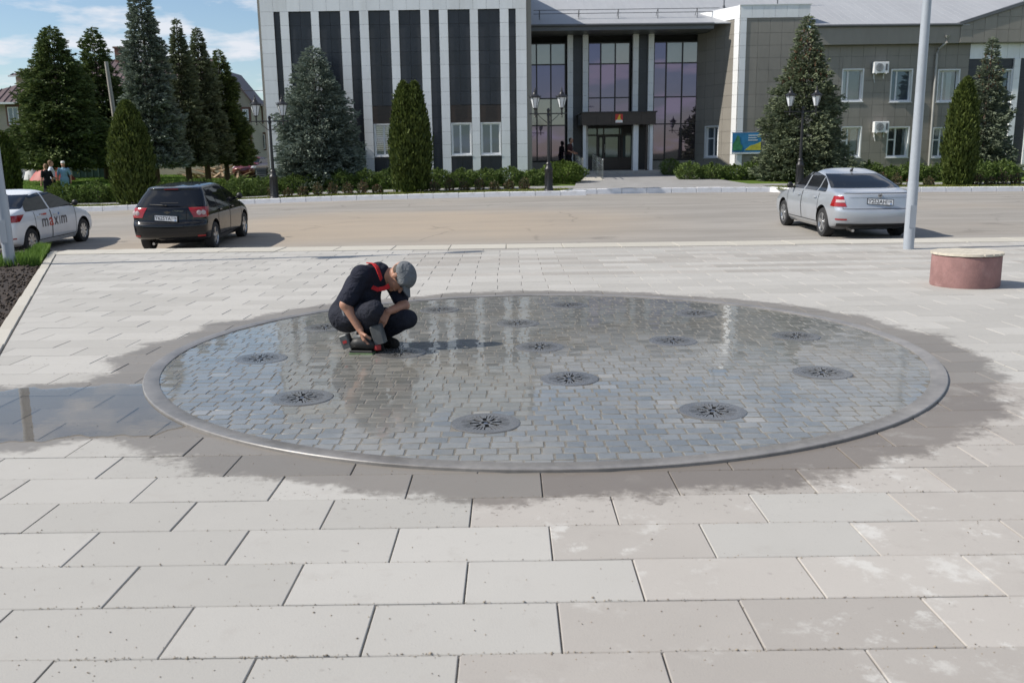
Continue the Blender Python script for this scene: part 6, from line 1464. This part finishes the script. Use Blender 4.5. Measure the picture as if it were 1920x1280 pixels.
# ================================================================== people: one continuous skin from blended limbs
def cap(a, b, ra, rb=None): return ('c', np.array(a, float), np.array(b, float), float(ra), float(ra if rb is None else rb))
def ell(c, ax, r): return ('e', np.array(c, float), np.array(ax, float), np.array(r, float))
def sdf_mesh(name, prims, vox, k, mat):
    lo = np.full(3, 1e9); hi = -lo
    for p in prims:
        m_ = max(p[3], p[4]) if p[0] == 'c' else p[3].max()
        for q in ((p[1], p[2]) if p[0] == 'c' else (p[1],)): lo = np.minimum(lo, q - m_); hi = np.maximum(hi, q + m_)
    lo -= 3 * vox; hi += 3 * vox; n = np.ceil((hi - lo) / vox).astype(int) + 1
    G = np.full(n, 1., np.float32); axs = [lo[i] + vox * np.arange(n[i]) for i in range(3)]
    for p in prims:
        m_ = (max(p[3], p[4]) if p[0] == 'c' else p[3].max()) + k + 2.5 * vox
        a = np.minimum(p[1], p[2]) if p[0] == 'c' else p[1]; b = np.maximum(p[1], p[2]) if p[0] == 'c' else p[1]
        i0 = np.maximum(((a - m_ - lo) / vox).astype(int), 0); i1 = np.minimum(((b + m_ - lo) / vox).astype(int) + 2, n)
        sl = tuple(slice(i0[i], i1[i]) for i in range(3)); X = np.stack(np.meshgrid(*[axs[i][sl[i]] for i in range(3)], indexing='ij'), -1)
        if p[0] == 'c':
            pa = X - p[1]; ba = p[2] - p[1]; h = np.clip((pa @ ba) / max(ba @ ba, 1e-9), 0, 1); d = np.linalg.norm(pa - h[..., None] * ba, axis=-1) - (p[3] + (p[4] - p[3]) * h)
        else:
            q = (X - p[1]) @ p[2].T; k0 = np.linalg.norm(q / p[3], axis=-1); k1 = np.linalg.norm(q / p[3] ** 2, axis=-1); d = k0 * (k0 - 1) / np.maximum(k1, 1e-9)
        g = G[sl]; kk = min(k, (min(p[3], p[4]) if p[0] == 'c' else p[3].min()) * .9)
        h = np.clip(.5 + .5 * (g - d) / kk, 0, 1); G[sl] = g * (1 - h) + d * h - kk * h * (1 - h)
    # surface nets
    s = G < 0; c = [s[i:n[0] - 1 + i, j:n[1] - 1 + j, l:n[2] - 1 + l] for i in (0, 1) for j in (0, 1) for l in (0, 1)]
    cnt = sum(x.astype(int) for x in c); act = (cnt > 0) & (cnt < 8); idx = -np.ones(act.shape, int); ids = np.argwhere(act); idx[act] = np.arange(len(ids))
    acc = np.zeros((len(ids), 3)); w = np.zeros(len(ids)); corners = [(i, j, l) for i in (0, 1) for j in (0, 1) for l in (0, 1)]
    val = np.stack([G[ids[:, 0] + i, ids[:, 1] + j, ids[:, 2] + l] for i, j, l in corners], 1)
    for a in range(8):
        for b in range(a + 1, 8):
            if sum(abs(x - y) for x, y in zip(corners[a], corners[b])) != 1: continue
            cr_ = (val[:, a] < 0) != (val[:, b] < 0); t = val[:, a] / (val[:, a] - val[:, b] + 1e-12)
            pos = np.array(corners[a]) + t[:, None] * (np.array(corners[b]) - np.array(corners[a])); acc[cr_] += pos[cr_]; w[cr_] += 1
    V = lo + vox * (ids + acc / w[:, None]); F = []
    for ax in range(3):
        o1, o2 = [i for i in range(3) if i != ax]
        A = s.take(range(0, n[ax] - 1), ax); B = s.take(range(1, n[ax]), ax); e = np.argwhere(A != B); e = e[(e[:, o1] > 0) & (e[:, o2] > 0) & (e[:, o1] < n[o1] - 1) & (e[:, o2] < n[o2] - 1)]
        flip = A[tuple(e.T)]; q = []
        for d1, d2 in ((0, 0), (1, 0), (1, 1), (0, 1)):
            f = e.copy(); f[:, o1] -= d1; f[:, o2] -= d2; q.append(idx[tuple(f.T)])
        Q = np.stack(q, 1); Q[flip] = Q[flip][:, ::-1]
        if ax == 1: Q = Q[:, ::-1]
        F.append(Q)
    F = np.concatenate(F)[:, ::-1]; F = F[(F >= 0).all(1)]
    return fastmesh(name, V, F, mat, True)
def basis(f, u):
    f = np.array(f, float); f /= np.linalg.norm(f); u = np.array(u, float); u = u - f * (u @ f); u /= np.linalg.norm(u); return np.stack([f, np.cross(u, f), u])   # rows: forward, left, up
def head_prims(c, B, s=1.):
    L = lambda x, y, z: np.array(c) + s * (B[0] * x + B[1] * y + B[2] * z)
    return [ell(L(-.012, 0, .03), B, np.array([.098, .076, .10]) * s), ell(L(.035, 0, -.045), B, np.array([.062, .056, .075]) * s), cap(L(.078, 0, -.095), L(.072, 0, -.09), .020 * s), cap(L(.092, 0, .005), L(.112, 0, -.030), .010 * s, .014 * s),
            cap(L(.082, .03, .022), L(.082, -.03, .022), .016 * s), cap(L(.094, .02, -.064), L(.094, -.02, -.064), .009 * s)] + [ell(L(-.005, sg * .078, -.012), B, np.array([.020, .009, .032]) * s) for sg in (1, -1)]
def hand_prims(wr, d, n, side, s=1., curl=.5, spread=.10):
    """wrist, finger direction d, palm normal n (towards the palm), thumb towards side"""
    d = np.array(d, float); d /= np.linalg.norm(d); n = np.array(n, float); n -= d * (n @ d); n /= np.linalg.norm(n); t = np.cross(d, n); t = t if t @ np.array(side) > 0 else -t
    W_ = np.array(wr, float); out = []
    for k, o in enumerate((-.028, -.010, .010, .028)): out.append(cap(W_ + d * .012 * s + t * o * .55 * s, W_ + d * .082 * s + t * o * s, .015 * s, .0125 * s))
    Ls = (.060, .072, .078, .070)
    for k, o in enumerate((-.030, -.010, .011, .031)):
        b = W_ + d * .085 * s + t * o * s; d1 = d + n * curl * .55 + t * o * spread * 20 * .3; d1 /= np.linalg.norm(d1); d2 = d + n * curl * 1.6; d2 /= np.linalg.norm(d2)
        m_ = b + d1 * Ls[k] * .55 * s; out += [cap(b, m_, .0095 * s, .0088 * s), cap(m_, m_ + d2 * Ls[k] * .5 * s, .0088 * s, .0075 * s)]
    b = W_ + d * .030 * s + t * .024 * s; m_ = b + (d * .55 + t * .7 + n * .35) * .045 * s; out += [cap(b, m_, .014 * s, .011 * s), cap(m_, m_ + (d * .9 + t * .1 + n * curl * .8) * .034 * s, .011 * s, .009 * s)]
    return out
def skin_mat(name, col):
    m = pm(name, col, .55, var=.1, sc=18); b = m.node_tree.nodes['Principled BSDF']; b.inputs['Subsurface Weight'].default_value = .08; b.inputs['Subsurface Radius'].default_value = (.01, .004, .002); return m
M['skin'] = skin_mat('skin', (.42, .23, .155)); M['skin_tan'] = skin_mat('skin_tan', (.37, .19, .125)); M['hair'] = pm('hair', (.05, .036, .026), .7, var=.3, sc=40)
def cloth(name, col, var=.18, sc=22):
    m = pm(name, col, .85, var=var, sc=sc, bump=.25, bsc=130, spec=.2); t = m.node_tree; b = t.nodes['Principled BSDF']; tcn = t.nodes.new('ShaderNodeTexCoord')
    old = b.inputs['Normal'].links[0].from_socket                       # broad creases under the weave
    w = nd(t, 'ShaderNodeTexNoise', {'Scale': 9., 'Detail': 3., 'Distortion': 2.2, 'Vector': tcn.outputs['Object']})
    bp = nd(t, 'ShaderNodeBump', {'Strength': .9, 'Distance': .03, 'Height': w.outputs['Fac'], 'Normal': old}); t.links.new(bp.outputs[0], b.inputs['Normal']); return m
M['navy'] = cloth('navy', (.016, .018, .030)); M['overall'] = cloth('overall', (.020, .022, .032)); M['red_cloth'] = cloth('red_cloth', (.42, .022, .025)); M['cap_grey'] = cloth('cap_grey', (.15, .16, .17), .1); M['shoe'] = cloth('shoe', (.02, .018, .016)); M['reflect'] = cloth('reflect', (.14, .15, .17))
# ---- the worker crouching on the fountain
wy = gp(690, 655)[1]; wz = zplaza(wy) + .011
def J(px, py, dy): return at(px, py, wy + dy)
HIPC = J(652, 590, .06); HR, HL = J(655, 594, -.04), J(664, 590, .14)
KR, KL = J(702, 580, -.24), J(765, 598, -.03)
FR = at(683, 648, wy - .02); FR[2] = wz + .085; FL = at(712, 640, wy + .10); FL[2] = wz + .085
CH = J(680, 541, .02); NB = J(711, 506, .03)
SR, SL_ = J(678, 517, -.10), J(734, 522, .16)
ER, WRr = J(648, 571, -.17), J(675, 618, -.20)
EL, WLl = J(757, 573, .04), J(727, 584, -.09)
HC = J(750, 518, .02)
hB = basis(np.array([.22, -.25, -1.0]), np.array([.95, -.15, .35]))       # face turned to the ground, crown to the right
toe = np.array([.75, -.66, 0.])
root = thing('person', 'worker in dark overalls with red straps and grey cap crouching over a sander', 'person', ((FR[0] + FL[0]) / 2, (FR[1] + FL[1]) / 2, wz))
RL = np.array(root.location)
hand_r = hand_prims(WRr, np.array([.28, -.10, -.9]), np.array([.7, .3, .1]), np.array([.3, -.8, 0]), 1., .9)
hand_l = hand_prims(WLl, np.array([-.55, -.35, -.85]), np.array([-.3, .9, -.3]), np.array([-.5, 0, .5]), 1., .35)
def foot(a): return [cap(a + np.array([0, 0, -.03]) - toe * .045, a + toe * .17 + np.array([0, 0, -.052]), .040, .032)]
legs = [cap(HR, KR, .070, .046), cap(KR, FR, .046, .038), cap(HL, KL, .076, .048), cap(KL, FL, .048, .038)]
torso = [cap(HIPC, CH, .11, .115), cap(CH, NB + (CH - NB) * .35, .125, .105), cap(SR, SL_, .075, .075), ell(HIPC, np.eye(3), (.13, .125, .115))]
arms = [cap(SR, ER, .052, .042), cap(ER, WRr, .043, .027), cap(SL_, EL, .052, .042), cap(EL, WLl, .043, .027)]
neck = [cap(NB, HC - hB[2] * .06, .056, .052)]
skin = torso + legs + arms + neck + head_prims(HC, hB) + hand_r + hand_l + foot(FR) + foot(FL)
def loc_(ps): return [(p[0], p[1] - RL, p[2] - RL, p[3], p[4]) if p[0] == 'c' else (p[0], p[1] - RL, p[2], p[3]) for p in ps]
body = obj('body', sdf_mesh('body', loc_(skin), .0055, .022, M['skin_tan']), None, root)
def grow(ps, g): return [(p[0], p[1], p[2], p[3] + g, p[4] + g) if p[0] == 'c' else (p[0], p[1], p[2], p[3] + g) for p in ps]
def mix_(a, b, f): return a + (b - a) * f
shirt = grow([cap(mix_(HIPC, CH, .35), CH, .128, .128), cap(CH, NB + (CH - NB) * .45, .125, .10), cap(SR, SL_, .070, .070)], .012) + [cap(SR, mix_(SR, ER, .80), .074, .068), cap(SL_, mix_(SL_, EL, .72), .074, .066), cap(NB, mix_(NB, HC, .12), .064, .060)]
# folds hanging under the chest and back
shirt += [cap(CH + np.array([.05, -.04, -.02]), mix_(HIPC, KL, .45) + np.array([0, -.03, .06]), .085, .07)]
shirt += [cap(mix_(SR, CH, .4), mix_(HIPC, CH, .5) + np.array([-.06, 0, .02]), .05, .05)]
obj('shirt', sdf_mesh('shirt', loc_(shirt), .007, .03, M['navy']), None, root)
tr = grow([cap(HR, KR, .072, .050), cap(KR, mix_(KR, FR, .93), .048, .046), cap(HL, KL, .078, .052), cap(KL, mix_(KL, FL, .93), .050, .046), ell(HIPC, np.eye(3), (.135, .13, .12)), cap(HIPC, mix_(HIPC, CH, .7), .118, .122)], .016)
tr += [cap(mix_(KR, FR, .3), mix_(KR, FR, .8) + np.array([-.03, .02, 0]), .05, .04), cap(mix_(HL, KL, .5) + np.array([0, 0, -.04]), mix_(KL, FL, .45), .05, .05)]
obj('overalls', sdf_mesh('overalls', loc_(tr), .007, .03, M['overall']), None, root)
for a in (FR, FL): obj('shoe', sdf_mesh('shoe', loc_(grow(foot(a), .014) + [cap(a + np.array([0, 0, -.01]), a + np.array([0, 0, -.045]), .052, .052)]), .007, .02, M['shoe']), None, root)
fwd = np.array([.67, -.74, 0.]); upb = NB - HIPC; upb /= np.linalg.norm(upb)
def strap(name, pts, w, mat, out=.0):
    """a ribbon laid over the torso"""
    P = []
    pts = [np.array(p) - RL for p in pts]
    for i, p in enumerate(pts):
        d = pts[min(i + 1, len(pts) - 1)] - pts[max(i - 1, 0)]; c = mix_(CH, HIPC, .2) - RL; nrm = p - c; nrm -= d * (nrm @ d) / max(d @ d, 1e-9); nrm /= max(np.linalg.norm(nrm), 1e-9); sd = np.cross(d, nrm); sd /= np.linalg.norm(sd)
        P.append([p + sd * w * s + nrm * e for s, e in ((-1, 0), (1, 0))] + [p + sd * w * s + nrm * e for s, e in ((1, .008), (-1, .008))])
    mb = MB(); n = len(P); mb.add([q for r_ in P for q in r_], [(4 * i + k, 4 * i + (k + 1) % 4, 4 * i + 4 + (k + 1) % 4, 4 * i + 4 + k) for i in range(n - 1) for k in range(4)] + [(0, 3, 2, 1), (4 * n - 4, 4 * n - 3, 4 * n - 2, 4 * n - 1)]); return obj(name, mb, M[mat], root, smooth=50)
def surf(px, py, dy): return J(px, py, dy)
strap('strap', [J(690, 494, .02), J(700, 495, -.05), J(707, 503, -.135), J(711, 514, -.145), J(714, 524, -.12)], .016, 'red_cloth')
strap('bib_trim', [J(698, 539, -.135), J(708, 543, -.15), J(719, 541, -.14), J(729, 536, -.09)], .017, 'red_cloth')
strap('hip_patch', [J(627, 575, .0), J(628, 583, .0), J(630, 590, -.01)], .013, 'red_cloth')
strap('leg_stripe', [J(640, 572, -.115), J(646, 590, -.125), J(652, 606, -.11)], .010, 'reflect')
# cap
capc = HC + hB[2] * .045
cp = [ell(capc, hB, (.110, .092, .088))]
obj('cap', sdf_mesh('cap', loc_(cp + [cap(HC + hB[2] * .04 + hB[0] * .06 + hB[1] * s, HC + hB[2] * .045 - hB[0] * .05 + hB[1] * s, .03, .03) for s in (-.065, .065)]), .006, .02, M['cap_grey']), None, root)
br = MB(); P = []
for i in range(9):
    y = (i - 4) / 4; row = []
    for j in range(5):
        f = j / 4; row.append(HC - RL + hB[0] * (.085 + .095 * f * (1 - .25 * y * y) - .03 * y * y) + hB[1] * (.080 * y * (1 - .12 * f)) + hB[2] * (.052 - .012 * y * y - .012 * f))
    P.append(row)
br.grid(P); br.grid([[q - hB[2] * .007 for q in r_] for r_ in P]); obj('cap_visor', br, M['cap_grey'], root, smooth=True)
obj('hair', sdf_mesh('hair', loc_([ell(HC - hB[0] * .030 + hB[2] * .012, hB, (.073, .0775, .060))]), .006, .01, M['hair']), None, root)
for s in (1, -1): obj('eye', sdf_mesh('eye', loc_([ell(HC + hB[0] * .083 + hB[1] * s * .032 + hB[2] * .002, hB, (.009, .012, .008))]), .003, .004, M['ink']), None, root)
# ---- cordless sander in his right hand
tz = at(680, 661, wy - .19); tz[2] = zplaza(tz[1]) + .005
t_ = thing('sander', 'cordless sander with black battery and green pad on the wet setts under the worker\'s hand', 'power tool', tz, -.15)
M['tool_grey'] = pm('tool_grey', (.075, .08, .082), .5, var=.2, sc=20); M['tool_black'] = pm('tool_black', (.012, .012, .012), .55, var=.2, sc=20); M['tool_green'] = pm('tool_green', (.10, .16, .07), .7, var=.25, sc=25); M['tool_red'] = pm('tool_red', (.3, .02, .02), .5)
obj('pad', MB().bbox(-.095, .095, -.050, .050, .006, .016, .004), M['tool_green'], t_); obj('base_plate', MB().bbox(-.092, .092, -.047, .047, .017, .034, .006), M['tool_black'], t_)
mb = MB(); mb.tube([(-.09, 0, .075), (-.02, 0, .085), (.06, 0, .075), (.10, 0, .06)], [.042, .048, .045, .03], 14); obj('housing', mb, M['tool_black'], t_, smooth=True)
mb = MB(); mb.tube([(-.06, 0, .125), (.02, 0, .135), (.075, 0, .11)], [.022, .024, .026], 12); obj('handle', mb, M['tool_grey'], t_, smooth=True)
o = obj('battery', MB().bbox(-.035, .035, -.045, .045, -.055, .055, .008), M['tool_grey'], t_, loc=(-.125, 0, .10)); o.rotation_euler = (0, -.35, 0)
obj('battery_label', MB().box(-.015, .018, -.048, -.0465, -.012, .010), M['tool_red'], o)
o = obj('dust_box', MB().bbox(-.045, .045, -.04, .04, -.075, .075, .010), M['tool_grey'], t_, loc=(.125, .02, .155)); o.rotation_euler = (0, -.25, 0)
mb = MB(); mb.lathe([(.028, -.02), (.03, .0), (.026, .02)], (.12, 0, .055), 14); obj('knob', mb, M['tool_red'], t_, smooth=40)
# ---- standing pedestrians
def pedestrian(label, loc, rz, h, top, bottom, skin, hair, pose, capm=None, dress=False, vox=.013):
    s = h / 1.75; t_ = thing('person', label, 'person', loc, rz); A = lambda *p: np.array(p) * s     # local: +X forward
    sp = pose.get('step', .08); lean = pose.get('lean', 0.); ln = A(lean, 0, 0)
    hip = A(0, 0, .95); ch = A(0, 0, 1.25) + ln * .6; nk = A(0, 0, 1.48) + ln; hd = A(.02, 0, 1.63) + ln * 1.1
    pr = [cap(hip + A(0, .05, 0), hip - A(0, .05, 0), .13 * s), cap(hip, ch, .12 * s, .135 * s), cap(ch + A(0, .08, .08), ch - A(0, .08, -.08), .10 * s), cap(ch + A(0, 0, .1), nk, .10 * s, .055 * s), cap(nk, hd, .055 * s)]
    B = basis((1, 0, pose.get('nod', 0)), (0, 0, 1)); pr += head_prims(hd, B, s * .98)
    lg = []; ft = []
    for sg, fx in ((1, sp), (-1, -sp)):
        kn = A(fx * .6 + .03, sg * .095, .50); an = A(fx, sg * .10, .08); lg += [cap(hip + A(0, sg * .085, -.02), kn, .085 * s, .058 * s), cap(kn, an, .056 * s, .036 * s)]; ft.append((an, [cap(an - A(.04, 0, .035), an + A(.16, sg * .02, -.045), .036 * s, .028 * s)]))
    am = []; sl = []
    for sg in (1, -1):
        e, w = [A(*q) for q in pose['arms'][0 if sg > 0 else 1]]; sh_ = ch + A(0, sg * .185, .15); am += [cap(sh_, e, .05 * s, .04 * s), cap(e, w, .04 * s, .027 * s)] + hand_prims(w, w - e, A(0, -sg * 1., 0), A(1, 0, 0), s, .5); sl += [cap(sh_, mix_(sh_, e, .8), .066 * s, .06 * s)]
    body = obj('body', sdf_mesh('body', pr + lg + am + [q for _, f in ft for q in f], vox, .03, M[skin]), None, t_)
    obj('shirt', sdf_mesh('shirt', grow([cap(hip + A(0, .05, .0), hip - A(0, .05, .0), .13 * s), cap(hip, ch, .12 * s, .135 * s), cap(ch + A(0, .08, .08), ch - A(0, .08, -.08), .10 * s), cap(ch + A(0, 0, .1), mix_(ch + A(0, 0, .1), nk, .6), .10 * s, .07 * s)], .014) + sl, vox, .03, M[top]), None, t_)
    if dress: obj('skirt', sdf_mesh('skirt', [cap(hip + A(0, .05, 0), hip - A(0, .05, 0), .15 * s), cap(hip - A(0, .03, .05), A(0, -.05, .48), .15 * s, .17 * s), cap(hip + A(0, .03, -.05), A(0, .05, .48), .15 * s, .17 * s)], vox, .03, M[bottom]), None, t_)
    else: obj('trousers', sdf_mesh('trousers', grow(lg, .018) + [cap(hip + A(0, .05, -.02), hip - A(0, .05, .02), .142 * s)], vox, .03, M[bottom]), None, t_)
    for an, f in ft: obj('shoe', sdf_mesh('shoe', grow(f, .012), vox, .02, M['shoe']), None, t_)
    obj('hair', sdf_mesh('hair', [ell(hd + A(-.03, 0, .045), B, np.array([.095, .084, .098]) * s), ell(hd + A(-.05, 0, -.02), B, np.array([.06, .078, .09]) * s)], vox * .8, .02, M[hair]), None, t_)
    if capm: obj('cap', sdf_mesh('cap', [ell(hd + A(.0, 0, .07), B, np.array([.112, .09, .075]) * s), cap(hd + A(.08, 0, .06), hd + A(.15, 0, .05), .02 * s)], vox * .8, .02, M[capm]), None, t_)
M['c_black'] = cloth('c_black', (.010, .010, .012)); M['c_white'] = cloth('c_white', (.62, .66, .74), .08); M['c_blue'] = cloth('c_blue', (.20, .34, .44), .1); M['c_wine'] = cloth('c_wine', (.05, .022, .024)); M['hair_fair'] = pm('hair_fair', (.20, .11, .06), .7, var=.3, sc=40); M['c_cap'] = cloth('c_cap', (.70, .69, .66), .06)
hang = [[(-.02, .26, 1.12), (.06, .27, .88)], [(-.02, -.26, 1.12), (.06, -.27, .88)]]
def pl(px, Y): x = AX(px, 340, Y); return (x, Y, zland(x, Y))
pedestrian('woman in a black dress standing behind the white taxi', pl(89, 39.6), 2.6, 1.66, 'c_black', 'c_black', 'skin', 'hair_fair', dict(arms=hang, step=.03, lean=.03), dress=True)
pedestrian('man in a white shirt and dark trousers beside the woman in black', pl(98, 41.0), .4, 1.78, 'c_white', 'c_black', 'skin', 'hair_fair', dict(arms=[hang[0], [(-.04, -.27, 1.12), (.16, -.18, 1.0)]], step=.1))
pedestrian('person in light blue work clothes and a white cap on the lawn', pl(121.5, 41.2), -1.3, 1.74, 'c_blue', 'c_blue', 'skin', 'hair', dict(arms=hang, step=.06), capm='c_cap')
mp = AX(1067, 300, 46.2); pedestrian('man in a dark red shirt leaning on the ramp handrail at the entrance', (mp, 46.2, ZB + .15), -.4, 1.78, 'c_wine', 'c_black', 'skin_tan', 'hair', dict(arms=[[(.05, .26, 1.14), (.30, .18, 1.02)], [(.05, -.26, 1.14), (.30, -.2, 1.02)]], step=.05, lean=.08, nod=-.2))
